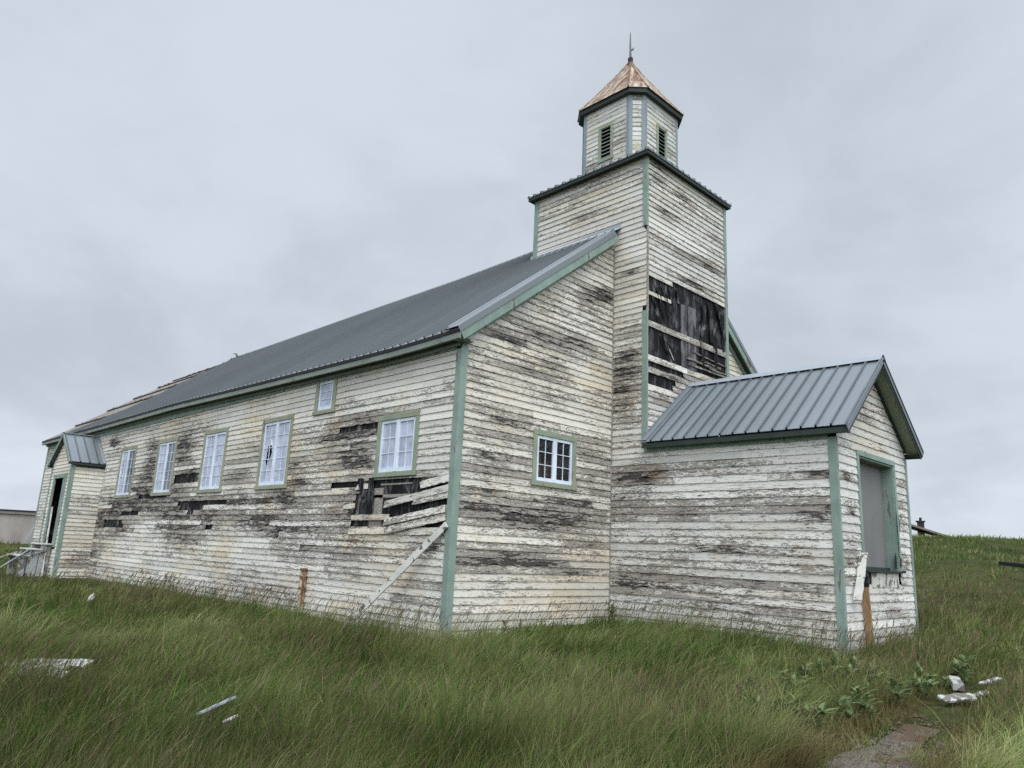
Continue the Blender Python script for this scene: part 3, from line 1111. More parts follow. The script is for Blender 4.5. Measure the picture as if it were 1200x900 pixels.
# boxed return at the foot of the rake
mb = CB()
mb.hexa([(XE + .02, -.20, 4.80), (.10, -.20, 4.80), (.10, .0, 4.80), (XE + .02, .0, 4.80),
         (XE + .02, -.20, 4.90), (.10, -.20, 4.97), (.10, .0, 4.97), (XE + .02, 0, 4.90)])
mb.build('eave_return', M['fascia'], bevel=.005)

# broken and hanging boards on the side wall
LB = [((1.92, 1.92), (.10, 2.19), .135, .036), ((.86, 2.26), (.10, 2.36), .14, .03), ((1.03, 1.965), (.10, 2.07), .125, .030), ((1.87, 1.59), (.14, 1.83), .135, .046),
      ((1.74, 1.455), (.13, 1.69), .14, .034), ((3.08, 1.68), (1.78, 1.69), .115, .03), ((3.13, 1.41), (1.91, 1.43), .12, .024),
      ((1.14, 1.42), (.15, 1.46), .12, .02), ((3.0, 2.28), (2.55, 2.30), .11, .02), ((3.4, 1.90), (3.0, 1.92), .11, .02)]
for i, ((ya, za), (yb, zb), wd, n) in enumerate(LB):
    mb = CB()
    nn_ = 14
    rr = random.Random(i)
    vs, fs, at, dmv = [], [], [], []
    for k in range(nn_ + 1):
        f_ = k / nn_
        y, z = ya + (yb - ya) * f_, za + (zb - za) * f_
        lift = n + .03 * (1 - f_) * (i < 5)
        lo, hi = -wd / 2 + rr.uniform(0, .006), wd / 2 - rr.uniform(0, .006)
        e_ = rr.uniform(-.05, .05) if k in (0,) else 0
        for (dz_, nn2) in ((lo, lift), (lo, lift + .02), (hi, lift + .008), (hi, lift)):
            vs.append(F_SIDE(y + e_ * (1 if dz_ > 0 else -1), z + dz_, nn2))
            at.append((y + i * 3, 0 if dz_ < 0 else 1, .13 + .083 * i))
            dmv.append(.42 + .25 * (1 - f_) * (rr.random() > .3))
    for k in range(nn_):
        for j in range(4):
            fs.append((k * 4 + j, k * 4 + (j + 1) % 4, k * 4 + 4 + (j + 1) % 4, k * 4 + 4 + j))
    fs += [(0, 1, 2, 3), tuple(nn_ * 4 + j for j in (3, 2, 1, 0))]
    mb.add(vs, fs, bu=np.array(at), dm=np.array(dmv))
    o = mb.build('loose_board', M['siding_side'])
# strip of torn building paper hanging in the hole
mb = CB()
vs, fs = [], []
rr = random.Random(3)
for i in range(13):
    f_ = i / 12
    z = 2.46 - .70 * f_
    ya_, yb_ = 2.98 - .46 * f_, 2.40 - .05 * f_
    for j in range(6):
        g = j / 5
        vs.append(F_SIDE(ya_ + (yb_ - ya_) * g + rr.uniform(-.01, .01), z + rr.uniform(-.01, .01), .03 + .03 * math.sin(g * 9 + f_ * 3) + .03 * f_))
for i in range(12):
    for j in range(5):
        fs.append((i * 6 + j, i * 6 + j + 1, i * 6 + 7 + j, i * 6 + 6 + j))
mb.add(vs, fs)
mb.build('torn_paper', M['tar'], smooth=True)
# bare inner boards seen in the hole under the window
mb = CB()
for (y0, y1, z0, z1) in ((.9, 2.4, 2.06, 2.12), (1.2, 2.2, 2.30, 2.33), (2.1, 2.5, 1.45, 2.25)):
    mb.fbox(F_SIDE, y0, y1, z0, z1, -.014, -.004)
mb.build('inner_lath', M['wood'])

# ------------------------------------------------------------------ tower
t_open = []
blob_tl = [(-.5, 5.98, .6, .35, .5), (-.4, 5.2, .6, .5, .5), (-.2, 4.5, .6, .4, .45), (-.5, 3.9, .6, .4, .3), (-.45, 7.39, .22, .06, .9),
           (.8, 9.25, .6, .15, .35), (.55, 10.0, .9, .12, .4), (1.4, 9.7, .8, .3, .15), (-.1, 2.17, .6, .4, .35), (-.5, .55, .5, .4, .2), (-.6, 2.8, .5, .4, .4),
           (-.5, 8.6, 2.0, .8, -.15)]
blob_pl = [(-.55, .62, .30, .06, .8), (-1.78, 2.07, .9, .2, .35), (-.97, 2.77, .6, .25, .4), (-3.56, 2.36, 1.0, .14, .35), (-2.69, 1.43, 1.2, .16, .45), (-4.33, 2.05, .6, .14, .45),
           (-1.77, .77, 1.2, .3, .35), (-3.5, .72, 1.2, .16, .4), (-.56, .53, .8, .3, .2), (-4.5, 2.6, .5, .15, .4), (-2.5, 2.95, 1.0, .12, .3),
           (-4.0, 1.2, 1.2, .12, .4), (-3.0, .3, 1.6, .2, .3), (-2.0, 3.2, 2.2, .2, -.12), (-3.0, 1.8, 1.6, .12, -.1)]
# tower flank runs into the porch flank below the porch eave: one plane of boards
siding('tower_wall', F_TL, 3.30, TZ, lambda z: (-TD1 + (.0 if z < 8.3 else .0) + .10 * (1 if (3.5 < z < 6.45 or z > 8.35) else 0), 0.0 if z < 8.25 else TYB),
       [], blob_tl, [], 0.32, 'siding_tower', 31, fb=.4, e=.135)
siding('porch_wall', F_TL, -0.45, 3.30, lambda z: (-PD + .11, -0.0), [], blob_pl + blob_tl, [], 0.44, 'siding_porch', 33, fb=.45, e=.146)
blob_tf = [(5.82, 8.14, .9, .1, .6), (6.99, 8.75, .9, .08, .7), (5.84, 9.69, .7, .1, .5), (5.1, 8.97, .5, .1, .4), (7.41, 9.13, .5, .1, .4),
           (4.8, 10.0, .5, .12, .6), (6.2, 7.6, .8, .2, .5), (6.9, 6.0, 1.0, .35, .6), (5.2, 5.2, .9, .25, .5), (7.0, 8.3, .6, .12, .6), (4.7, 9.7, .4, .1, .4), (5.0, 4.5, .6, .3, .4)]
holes_tf = [(4.2, 8.0, 6.26, 7.22), (5.4, 8.0, 6.2, 7.42), (4.2, 8.0, 5.46, 6.08), (4.2, 5.9, 5.20, 5.33), (4.2, 5.55, 4.80, 5.0), (6.7, 7.5, 5.40, 5.46)]
siding('tower_wall', F_TF, 3.35, TZ, lambda z: (TX0 + .01, TX1 - .08), [], blob_tf, holes_tf, 0.37, 'siding_tower', 35, step=.11, e=.13)
siding('tower_wall', F_TR, 3.35, TZ, lambda z: (-TD1 + .05, TYB), [], [], [], 0.3, 'siding_tower', 37, step=.4)
siding('tower_wall', F_TB, 8.5, TZ, lambda z: (TX0, TX1), [], [], [], 0.3, 'siding_tower', 38, step=.4)
sheath('tower_sheathing', F_TL, -TD1 + .01, TYB, 3.3, TZ)
sheath('tower_sheathing', F_TR, -TD1 + .01, TYB, 3.3, TZ)
sheath('tower_sheathing', F_TB, TX0, TX1, 3.3, TZ)
# torn paper on the tower front: a crumpled sheet
mb = CB()
nu, nz = 60, 70
us, zs = np.linspace(TX0 - .0, TX1 + .0, nu), np.linspace(3.3, TZ, nz)
UU, ZZ = np.meshgrid(us, zs, indexing='ij')
wr = (fbm(UU * 3.2 + ZZ * .8, ZZ * 1.1, 21, 4) - .62) * .05
vs = [F_TF(UU[i, j], ZZ[i, j], min(-.006, wr[i, j] - .012)) for i in range(nu) for j in range(nz)]
fs = [(i * nz + j, (i + 1) * nz + j, (i + 1) * nz + j + 1, i * nz + j + 1) for i in range(nu - 1) for j in range(nz - 1)]
mb.add(vs, fs)
mb.build('tower_sheathing', M['tar'])
# vertical grey boards and hanging paper flaps inside the gap
mb = CB()
mb.fbox(F_TF, 5.76, 6.02, 5.30, 6.94, -.012, .004)
mb.fbox(F_TF, 6.06, 6.40, 5.36, 6.97, -.012, .006)
mb.build('bare_vertical_boards', M['tar'] if False else flat_mat('grey_boards', (0.105, 0.102, 0.105), 0.85, var=.9, scale=3.0, stretch=(2.2, 1, .7)))
rr = random.Random(12)
for (u_, zt, zl, wd, sl) in ((7.0, 7.30, 6.3, .22, .10), (7.35, 7.36, 6.55, .2, .35), (6.75, 7.2, 6.35, .16, -.1), (4.75, 7.1, 6.4, .14, .3), (4.6, 6.8, 6.3, .10, .25), (5.0, 7.15, 6.45, .12, .28),
                         (7.2, 6.4, 5.7, .16, .05), (6.6, 6.2, 5.6, .12, .1), (4.9, 6.0, 5.6, .1, .3), (5.3, 7.2, 6.85, .2, .1), (5.6, 7.25, 6.9, .2, .05), (7.6, 7.3, 6.2, .12, .02)):
    mb = CB()
    vs, fs = [], []
    for i in range(9):
        f_ = i / 8
        for j in range(4):
            g = j / 3 - .5
            vs.append(F_TF(u_ + g * wd * (1 - .35 * f_) + sl * f_ + rr.uniform(-.01, .01), zt + (zl - zt) * f_, .012 + .02 * math.sin(j * 2.2 + i * .6) + .012 * rr.random() + .02 * f_))
    for i in range(8):
        for j in range(3):
            fs.append((i * 4 + j, i * 4 + j + 1, i * 4 + 5 + j, i * 4 + 4 + j))
    mb.add(vs, fs)
    mb.build('hanging_paper', M['tar'], smooth=True)


def siding_strip(name, F, ua, za, ub, zb, wd, n, seed, dmg, mat='siding_tower'):
    mb = CB()
    nn_ = 18
    rr = random.Random(seed)
    vs, fs, at, dv = [], [], [], []
    for k in range(nn_ + 1):
        f_ = k / nn_
        u_, z = ua + (ub - ua) * f_, za + (zb - za) * f_
        lo, hi = -wd / 2 + rr.uniform(0, .016), wd / 2 - rr.uniform(0, .010)
        for (dz_, o_) in ((lo, n), (lo, n + .018), (hi, n + .008), (hi, n)):
            vs.append(F(u_, z + dz_, o_))
            at.append((u_ + seed, 0 if dz_ < 0 else 1, (.37 * seed) % 1))
            dv.append(dmg + .2 * (rr.random() - .5))
    for k in range(nn_):
        for j in range(4):
            fs.append((k * 4 + j, k * 4 + (j + 1) % 4, k * 4 + 4 + (j + 1) % 4, k * 4 + 4 + j))
    fs += [(0, 1, 2, 3), tuple(nn_ * 4 + j for j in (3, 2, 1, 0))]
    mb.add(vs, fs, bu=np.array(at), dm=np.array(dv))
    return mb.build(name, M[mat])


siding_strip('loose_board', F_TF, TX0 + .01, 6.84, 5.32, 6.86, .10, .012, 41, .25)
siding_strip('loose_board', F_TF, TX0 + .01, 6.15, TX1 - .1, 6.17, .13, .004, 42, .62)
siding_strip('loose_board', F_TF, 5.25, 5.72, 5.42, 5.52, .07, .010, 43, .4)
for i, (a, z, b_) in enumerate(((6.2, 5.86, 7.74), (6.6, 5.74, 7.5), (5.95, 5.66, 7.3), (6.9, 5.60, 7.74), (6.0, 5.52, 7.72))):
    siding_strip('loose_board', F_TF, a, z + .03, b_, z - .02 + .015 * i, .05 + .012 * (i % 3), .004 + .004 * i, 51 + i, .98)

# tower trim
corner_board(F_TL, -TD1 - .0, -TD1 + .10, 8.42, TZ + .02)
corner_board(F_TL, -TD1 - .0, -TD1 + .10, 3.40, 6.42)
mb = CB()
mb.fbox(F_TF, TX0 - .005, TX0 + .03, 6.42, 8.42, -.01, .028)
mb.build('corner_bead', M['wood'])
corner_board(F_TF, TX0 - .034, TX0 + .012, 8.42, TZ + .02, n1=.0355)
corner_board(F_TF, TX0 - .034, TX0 + .012, 3.40, 6.42, n1=.0355)
corner_board(F_TF, TX1 - .085, TX1 + .03, 3.4, TZ)
corner_board(F_TR, -TD1 - .033, -TD1 + .06, 3.4, TZ, n1=.028)
corner_board(F_TL, TYB - .12, TYB + .02, 7.6, TZ)
# flashing where the nave roof meets the tower flank
mb = CB()
vs = []
for y in (-.2, .8, 1.8, TYB + .1):
    s = (TX0 - XE) / (TCX - XE)
    for (dx_, h) in ((-.14, .062), (-.022, .062), (-.020, .16)):
        p = roof_pt(s, y, 0)
        vs.append((p.x + dx_, y, p.z + (dx_ * .76) + h))
fs = [(i * 3 + k, i * 3 + k + 1, i * 3 + 4 + k, i * 3 + 3 + k) for i in range(3) for k in range(2)]
mb.add(vs, fs, sheet=np.full(len(vs), .9))
mb.build('step_flashing', M['flash'])

# tower roof: low hipped ribbed steel
TE = TZ + .06
EX0, EX1, EY0, EY1 = TX0 - .19, TX1 + .13, -TD1 - .15, TYB + .15
SL = math.tan(R(25))
for (A, D, L_, Nn) in (((EX0, EY1), (0, -1), EY1 - EY0, (1, 0)), ((EX0, EY0), (1, 0), EX1 - EX0, (0, 1)),
                       ((EX1, EY0), (0, 1), EY1 - EY0, (-1, 0)), ((EX1, EY1), (-1, 0), EX1 - EX0, (0, -1))):
    half = L_ / 2

    def pt(s, t, h, A=A, D=D, Nn=Nn):
        return Vector((A[0] + D[0] * t + Nn[0] * s, A[1] + D[1] * t + Nn[1] * s, TE + .02 + s * SL + h))
    ribbed('tower_roof', pt, 0, L_, lambda t, L_=L_: max(.001, min(t, L_ - t)), mat='metal_dark', thick=.03)
mb = CB()
for (x0, x1, y0, y1) in ((EX0 + .02, EX0 + .06, EY0 + .02, EY1 - .02), (EX1 - .06, EX1 - .02, EY0 + .02, EY1 - .02),
                         (EX0 + .061, EX1 - .061, EY0 + .02, EY0 + .06), (EX0 + .061, EX1 - .061, EY1 - .06, EY1 - .02)):
    mb.hexa([(x0, y0, TE - .085), (x1, y0, TE - .085), (x1, y1, TE - .085), (x0, y1, TE - .085), (x0, y0, TE), (x1, y0, TE), (x1, y1, TE), (x0, y1, TE)])
mb.build('tower_fascia', M['green_dark'], bevel=.004)
mb = CB()
mb.hexa([(EX0 + .05, EY0 + .05, TE - .05), (EX1 - .05, EY0 + .05, TE - .05), (EX1 - .05, EY1 - .05, TE - .05), (EX0 + .05, EY1 - .05, TE - .05),
         (EX0 + .05, EY0 + .05, TE - .03), (EX1 - .05, EY0 + .05, TE - .03), (EX1 - .05, EY1 - .05, TE - .03), (EX0 + .05, EY1 - .05, TE - .03)])
mb.build('tower_soffit', M['green_dark'])

# ------------------------------------------------------------------ belfry
BH, BC, BZ0, BZ1 = 1.0, 0.28, 10.3, 12.60
BCX, BCY = 6.125, 0.87
oct_ = [(-BH, BH - BC), (-BH, -BH + BC), (-BH + BC, -BH), (BH - BC, -BH), (BH, -BH + BC), (BH, BH - BC), (BH - BC, BH), (-BH + BC, BH)]
oct_ = [Vector((BCX + a, BCY + b_, 0)) for a, b_ in oct_]
LVU = .235      # louvre half width
belfry = None
for i in range(8):
    A, B_ = oct_[i], oct_[(i + 1) % 8]
    U = (B_ - A).normalized()
    N = Vector((U.y, -U.x, 0))
    if N.dot(A - Vector((BCX, BCY, 0))) < 0:
        N = -N
    F = frame(A, U, N)
    Ln = (B_ - A).length
    wide = Ln > .6
    op = [(Ln / 2 - .20, Ln / 2 + .20, 11.08, 11.97)] if wide else []
    bl = [(.25, 11.0, .25, .18, .6)] if i == 0 else []
    if wide:
        bl += [(Ln * .8, 11.4, .3, .15, .5), (Ln * .8, 11.9, .3, .2, .3)]
    o = siding('belfry_wall', F, BZ0, BZ1, lambda z, Ln=Ln: (.03, Ln - .03), op, bl, [], .30, 'siding_plain', 60 + i, step=.1, thick=.012)
    if belfry is None and not wide:
        pass
    sheath('belfry_sheathing', F, 0, Ln, BZ0, BZ1, op)
    if wide:
        c = Ln / 2
        mb = CB()
        mb.fbox(F, c - .235, c + .235, 11.93, 12.01, -.02, .036)
        mb.fbox(F, c - .235, c - .155, 11.06, 11.929, -.02, .034)
        mb.fbox(F, c + .155, c + .235, 11.06, 11.929, -.02, .034)
        mb.fbox(F, c - .25, c + .25, 10.98, 11.059, -.02, .045)
        lv = mb.build('louvre_opening', M['casing_g'], CH, bevel=.004)
        mb = CB()
        for k in range(8):
            z = 11.08 + k * .105
            mb.hexa([F(c - .153, z, .018), F(c + .153, z, .018), F(c + .153, z + .07, -.05), F(c - .153, z + .07, -.05),
                     F(c - .153, z + .014, .018), F(c + .153, z + .014, .018), F(c + .153, z + .084, -.05), F(c - .153, z + .084, -.05)])
        mb.build('slats', M['fascia'], lv)
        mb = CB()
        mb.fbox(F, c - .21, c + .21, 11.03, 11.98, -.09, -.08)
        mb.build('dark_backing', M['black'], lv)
for i in range(8):
    A = oct_[i]
    prev, nxt = (oct_[i - 1] - A).normalized(), (oct_[(i + 1) % 8] - A).normalized()
    outv = (A - Vector((BCX, BCY, 0))).normalized()
    mb = CB()
    wd = .085
    n = outv * .024
    pr = [A + n * 1.1, A + nxt * wd + n, A + nxt * wd - outv * .02, A - outv * .03, A + prev * wd - outv * .02, A + prev * wd + n]
    vs = [p + Vector((0, 0, BZ0)) for p in pr] + [p + Vector((0, 0, BZ1)) for p in pr]
    mb.add(vs, [(k, (k + 1) % 6, 6 + (k + 1) % 6, 6 + k) for k in range(6)])
    mb.build('belfry_corner_board', M['bluegrey'])


def octp(h, c, z):
    q = [(-h, h - c), (-h, -h + c), (-h + c, -h), (h - c, -h), (h, -h + c), (h, h - c), (h - c, h), (-h + c, h)]
    return [Vector((BCX + a, BCY + b_, z)) for a, b_ in q]


mb = CB()
rings = [octp(.95, .266, BZ1 - .03), octp(1.115, .31, BZ1 - .03), octp(1.125, .315, BZ1 + .09), octp(.95, .266, BZ1 + .10)]
vs = [p for r_ in rings for p in r_]
fs = [(j * 8 + k, j * 8 + (k + 1) % 8, j * 8 + 8 + (k + 1) % 8, j * 8 + 8 + k) for j in range(3) for k in range(8)]
mb.add(vs, fs)
mb.build('belfry_cornice', M['green_dark'])
# spire: eight facets, a little concave, lapped seams between them
APX = 14.36
mb = CB()
prof = [(1.165, BZ1 + .085), (1.10, BZ1 + .16), (.815, 13.16), (.55, 13.56), (.29, 13.96), (.055, APX)]
for k in range(8):
    vs, at = [], []
    for j, (h, z) in enumerate(prof):
        q = octp(h, h * .31, z)
        a, b_ = q[k], q[(k + 1) % 8]
        for g in range(5):
            vs.append(a.lerp(b_, g / 4))
            at.append((g / 4 * (a - b_).length + k * 2.3, j * .42, k * 3.1))
    fs = [(j * 5 + g, j * 5 + g + 1, j * 5 + 6 + g, j * 5 + 5 + g) for j in range(5) for g in range(4)]
    mb.add(vs, fs, bu=np.array(at))
for k in range(8):
    pts = [octp(h, h * .31, z + .012)[k] for (h, z) in prof]
    for a, b_ in zip(pts[:-1], pts[1:]):
        n0 = mb.n
        mb.tube([a, b_], .022, 6)
        mb.att['bu'].append((n0, np.array([(k * 1.7, .3, k * 1.1)] * 12)))
sp_o = mb.build('spire_roof', M['spire'])
mb = CB()
mb.tube([(BCX, BCY, APX - .16), (BCX, BCY, APX - .02), (BCX, BCY, APX + .02), (BCX, BCY, APX + .16), (BCX, BCY, APX + .2)], [.13, .10, .065, .075, .05], 10)
mb.build('spire_cap', M['black'])
mb = CB()
mb.tube([(BCX, BCY, APX + .15), (BCX - .01, BCY, APX + .5), (BCX - .015, BCY, APX + .98)], [.035, .026, .012], 6)
mb.tube([(BCX, BCY, APX + .44), (BCX + .05, BCY - .05, APX + .46), (BCX + .06, BCY - .06, APX + .52)], [.03, .025, .015], 6)
mb.build('finial', flat_mat('grey_iron', (0.16, 0.15, 0.155), .6))

# ------------------------------------------------------------------ front porch
POX0, POX1, POZ0, POZ1 = 5.27, 7.17, 1.12, 3.22
PRZ, PEZ = 5.03, 3.46
psl = (PRZ - PEZ) / (TCX - 4.20)


def pz(x):
    return PRZ - abs(x - TCX) * psl


def pf_lim(z):
    if z < 3.28:
        return (TX0 + .02, TX1 - .02)
    d = (PRZ - .16 - z) / psl
    return (max(TX0 + .02, TCX - d), min(TX1 - .02, TCX + d))


blob_pf = [(4.9, 2.1, .3, .12, .5), (4.8, 2.7, .3, .1, .4), (7.4, 1.6, .3, .6, .5), (6.3, .5, .9, .2, .5), (4.8, 1.3, .4, .3, .4), (5.8, 3.9, .6, .12, .35), (7.4, 2.5, .3, .3, .2)]
siding('porch_wall', F_PF, -0.45, 4.95, pf_lim, [(POX0 + .04, POX1 - .04, POZ0 - .30, POZ1 - .04)], blob_pf, [], 0.36, 'siding_porch', 71, e=.146)
sheath('porch_sheathing', F_PF, TX0, TX1, -.5, 3.3, [(POX0 + .04, POX1 - .04, POZ0, POZ1 - .04)],
       gable=[(TX0, 3.301), (TX1, 3.301), (TX1, 3.35), (TCX, 4.90), (TX0, 3.35)])
sheath('porch_sheathing', F_TL, -PD + .01, -TD1, -.5, 3.3)
F_PR = frame((TX1, 0, 0), (0, 1, 0), (1, 0, 0))
siding('porch_wall', F_PR, -0.45, 3.30, lambda z: (-PD + .1, 0.0), [], [], [], .33, 'siding_porch', 73, step=.4)
sheath('porch_sheathing', F_PR, -PD + .01, -TD1, -.5, 3.3)
corner_board(F_TL, -PD - .034, -PD + .115, -.45, 3.33)
corner_board(F_PF, TX0 - .03, TX0 + .028, -.45, 3.33, n1=.0335)
corner_board(F_PF, TX1 - .06, TX1 + .03, -.45, 3.33)
corner_board(F_PR, -PD - .03, -PD + .1, -.45, 3.33, n1=.029)
mb = CB()
mb.fbox(F_TL, -PD + .116, -TD1 + .03, 3.30, 3.43, -.02, .040)
mb.build('porch_frieze', M['green'], bevel=.004)
for sx in (1, -1):
    def ppt(s, t, h, sx=sx):
        x = 4.195 + (TCX - 4.195) * s
        z = PEZ + (PRZ - PEZ) * s + h * .77 + .03
        x -= h * .63
        if sx < 0:
            x = 2 * TCX - x
        return Vector((x, -TD1 - .03 - t, z))
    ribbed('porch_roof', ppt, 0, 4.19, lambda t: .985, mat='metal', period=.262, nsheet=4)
    X = (lambda x: x) if sx > 0 else (lambda x: 2 * TCX - x)
    # fascia under the eave and soffit
    mb = CB()
    mb.hexa([(X(4.215), -5.09, PEZ - .10), (X(4.245), -5.09, PEZ - .10), (X(4.245), -.95, PEZ - .10), (X(4.215), -.95, PEZ - .10),
             (X(4.215), -5.09, PEZ - .005), (X(4.245), -5.09, PEZ + .01), (X(4.245), -.95, PEZ + .01), (X(4.215), -.95, PEZ - .005)])
    mb.build('porch_fascia', M['green_dark'], bevel=.003)
    mb = CB()
    mb.hexa([(X(4.24), -5.08, PEZ - .08), (X(TX0), -5.08, PEZ - .08), (X(TX0), -.95, PEZ - .08), (X(4.24), -.95, PEZ - .08),
             (X(4.24), -5.08, PEZ - .065), (X(TX0), -5.08, PEZ - .065), (X(TX0), -.95, PEZ - .065), (X(4.24), -.95, PEZ - .065)])
    mb.build('porch_soffit', M['green_dark'])
    # steel rake trim and sloping soffit at the gable end
    a, b_ = Vector((X(4.19), -5.105, PEZ - .02)), Vector((X(TCX), -5.105, PRZ + .01))
    board('porch_rake_trim', 'metal', a, b_, (0, 0, 1), .135, .02, bevel=0)
    a, b_ = Vector((X(4.25), -5.02, PEZ - .075)), Vector((X(TCX), -5.02, PRZ - .075 + .01))
    board('porch_rake_board', 'green_dark', Vector((X(4.22), -5.088, PEZ - .055)), Vector((X(TCX), -5.088, PRZ - .04)), (0, 0, 1), .17, .012, bevel=0)
    board('porch_rake_soffit', 'casing_g', Vector((X(4.28), -4.955, PEZ - .085 + .06)), Vector((X(TCX), -4.955, PRZ - .085)), (0, 1, 0), .235, .012, bevel=0)
    board('porch_rake_frieze', 'green_dark', Vector((X(4.42), -PD - .03, PEZ + .03)), Vector((X(TCX), -PD - .03, PRZ - .145)), (0, 0, 1), .07, .03, bevel=0)
mb = CB()
vs = []
for y in (-TD1 - .03, -3.0, -5.12):
    for (dx_, dz_) in ((-.14, -.055), (-.05, .045), (0, .062), (.05, .045), (.14, -.055)):
        vs.append((TCX + dx_, y, PRZ + dz_ + .03))
fs = [(i * 5 + k, i * 5 + k + 1, i * 5 + 6 + k, i * 5 + 5 + k) for i in range(2) for k in range(4)]
mb.add(vs, fs, sheet=np.full(len(vs), .6))
mb.build('porch_ridge_cap', M['flash'])
mb = CB()
vs = []
for s in (0, .5, 1):
    x = 4.2 + (TCX - 4.2) * s
    z = PEZ + (PRZ - PEZ) * s
    for (y, h) in ((-TD1 - .14, .065), (-TD1 - .028, .07), (-TD1 - .026, .13)):
        vs.append((x, y, z + h))
fs = [(i * 3 + k, i * 3 + k + 1, i * 3 + 4 + k, i * 3 + 3 + k) for i in range(2) for k in range(2)]
mb.add(vs, fs, sheet=np.full(len(vs), .5))
mb.build('porch_roof_flashing', M['metal'])
# the opening: deep green jambs, blocked with a grey board
mb = CB()
mb.fbox(F_PF, POX0, POX1, POZ1 - .10, POZ1, -.02, .040)
mb.fbox(F_PF, POX0, POX0 + .09, POZ0, POZ1 - .101, -.02, .038)
mb.fbox(F_PF, POX1 - .09, POX1, POZ0, POZ1 - .101, -.02, .038)
dw = mb.build('doorway', M['green'], CH, bevel=.005)
mb = CB()
mb.fbox(F_PF, POX1 - .115, POX1 - .088, POZ0 - .05, POZ1 - .1, -.20, .012)
mb.fbox(F_PF, POX0 + .088, POX0 + .115, POZ0 - .05, POZ1 - .1, -.20, .012)
mb.fbox(F_PF, POX0 + .1, POX1 - .1, POZ1 - .13, POZ1 - .101, -.20, .010)
mb.build('jambs', M['green'], dw)
mb = CB()
mb.fbox(F_PF, POX0 + .116, POX1 - .116, POZ0 - .05, POZ1 - .13, -.21, -.19)
mb.build('grey_panel', M['plaster'], dw)
mb = CB()
mb.fbox(F_PF, POX0 + .12, POX1 - .12, POZ0 - .03, POZ0 + .055, -.185, -.14)
mb.fbox(F_PF, POX0 + .09, POX1 + .06, POZ0 - .035, POZ0 - .004, -.20, .075)
mb.build('sill', M['green_dark'], dw)
# short upright boards nailed under the sill
mb = CB()
for k in range(4):
    a = 5.66 + k * .335
    mb.fbox(F_PF, a, a + .325, POZ0 - .30, POZ0 - .04, .0, .022 + .002 * (k % 2))
mb.build('apron_boards', M['wood_pale'], dw, bevel=.003)
# charred, rotten patches at the foot of the right jamb
mb = CB()
rr = random.Random(8)
for (u_, z, wd, h, n) in ((7.02, 1.30, .12, .34, -.02), (7.10, 1.28, .06, .25, .040), (7.17, 1.28, .12, .30, .024), (7.20, 2.0, .05, .26, .026), (7.05, 1.75, .025, .9, .0405), (7.12, 1.12, .3, .04, .078)):
    pts = []
    for k in range(12):
        th = 2 * math.pi * k / 12
        q = rr.uniform(.65, 1.1)
        pts.append((u_ + math.cos(th) * wd / 2 * q, z + math.sin(th) * h / 2 * q))
    mb.add([F_PF(a, b_, n) for a, b_ in pts] + [F_PF(a, b_, n + .006) for a, b_ in pts],
           [tuple(range(12, 24))] + [(k, (k + 1) % 12, 12 + (k + 1) % 12, 12 + k) for k in range(12)])
mb.build('charred_wood', M['black'], dw)

# ------------------------------------------------------------------ side porch at the far end of the flank
SZE, SZR, SYR = 3.60, 4.66, 20.80
sps = (SZR - SZE) / (SYR - (SPY0 - .12))
siding('side_porch_wall', F_SN, -.45, 3.52, lambda z: (SPX + .08, -.01), [], [(-.3, .2, .6, .5, .4), (-.9, 1.8, .3, .1, .4)], [], .30, 'siding_side', 81, step=.1, e=.14, thick=.03)
sheath('side_porch_sheathing', F_SN, SPX, 0, -.5, 3.55)


def sf_lim(z):
    if z < 3.5:
        return (SPY0 + .08, SPY1 - .05)
    d = (SZR - .08 - z) / sps
    return (max(SPY0 + .05, SYR - d), min(SPY1 - .05, SYR + d))


SD = (20.30, 21.45, .62, 3.05)
siding('side_porch_wall', F_SF, -.45, 4.6, sf_lim, [(SD[0] - .42, SD[1] + .05, .60, SD[3] + .12)], [], [], .15, 'siding_side', 82, step=.1)
sheath('side_porch_sheathing', F_SF, SPY0, SPY1, -.5, 3.5, [(SD[0] + .02, SD[1] - .02, SD[2], SD[3])],
       gable=[(SPY0, 3.501), (SPY1, 3.501), (SYR, 4.58)])
siding('side_porch_wall', F_SB, -.45, 3.52, lambda z: (SPX + .05, -.01), [], [], [], .2, 'siding_side', 83, step=.3)
sheath('side_porch_sheathing', F_SB, SPX, 0, -.5, 3.55)
corner_board(F_SN, SPX - .03, SPX + .09, -.45, 3.5)
corner_board(F_SF, SPY0 - .028, SPY0 + .09, -.45, 3.5, n1=.034)
corner_board(F_SF, SPY1 - .09, SPY1 + .03, -.45, 3.5, n1=.034)
mb = CB()
mb.fbox(F_SF, SD[0] - .40, SD[0], .62, SD[3], -.02, .030)
mb.fbox(F_SF, SD[1], SD[1] + .18, .62, SD[3], -.02, .030)
mb.fbox(F_SF, SD[0] - .40, SD[1] + .18, SD[3] + .001, SD[3] + .15, -.02, .033)
sdw = mb.build('side_doorway', M['green'], CH, bevel=.004)
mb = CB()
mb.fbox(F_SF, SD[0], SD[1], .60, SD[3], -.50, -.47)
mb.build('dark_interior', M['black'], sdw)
mb = CB()
mb.fbox(F_SF, SD[0] + .01, SD[0] + .40, .66, SD[3] - .02, -.10, -.06)
mb.build('door_leaf', M['grey_wood'], sdw, bevel=.004)
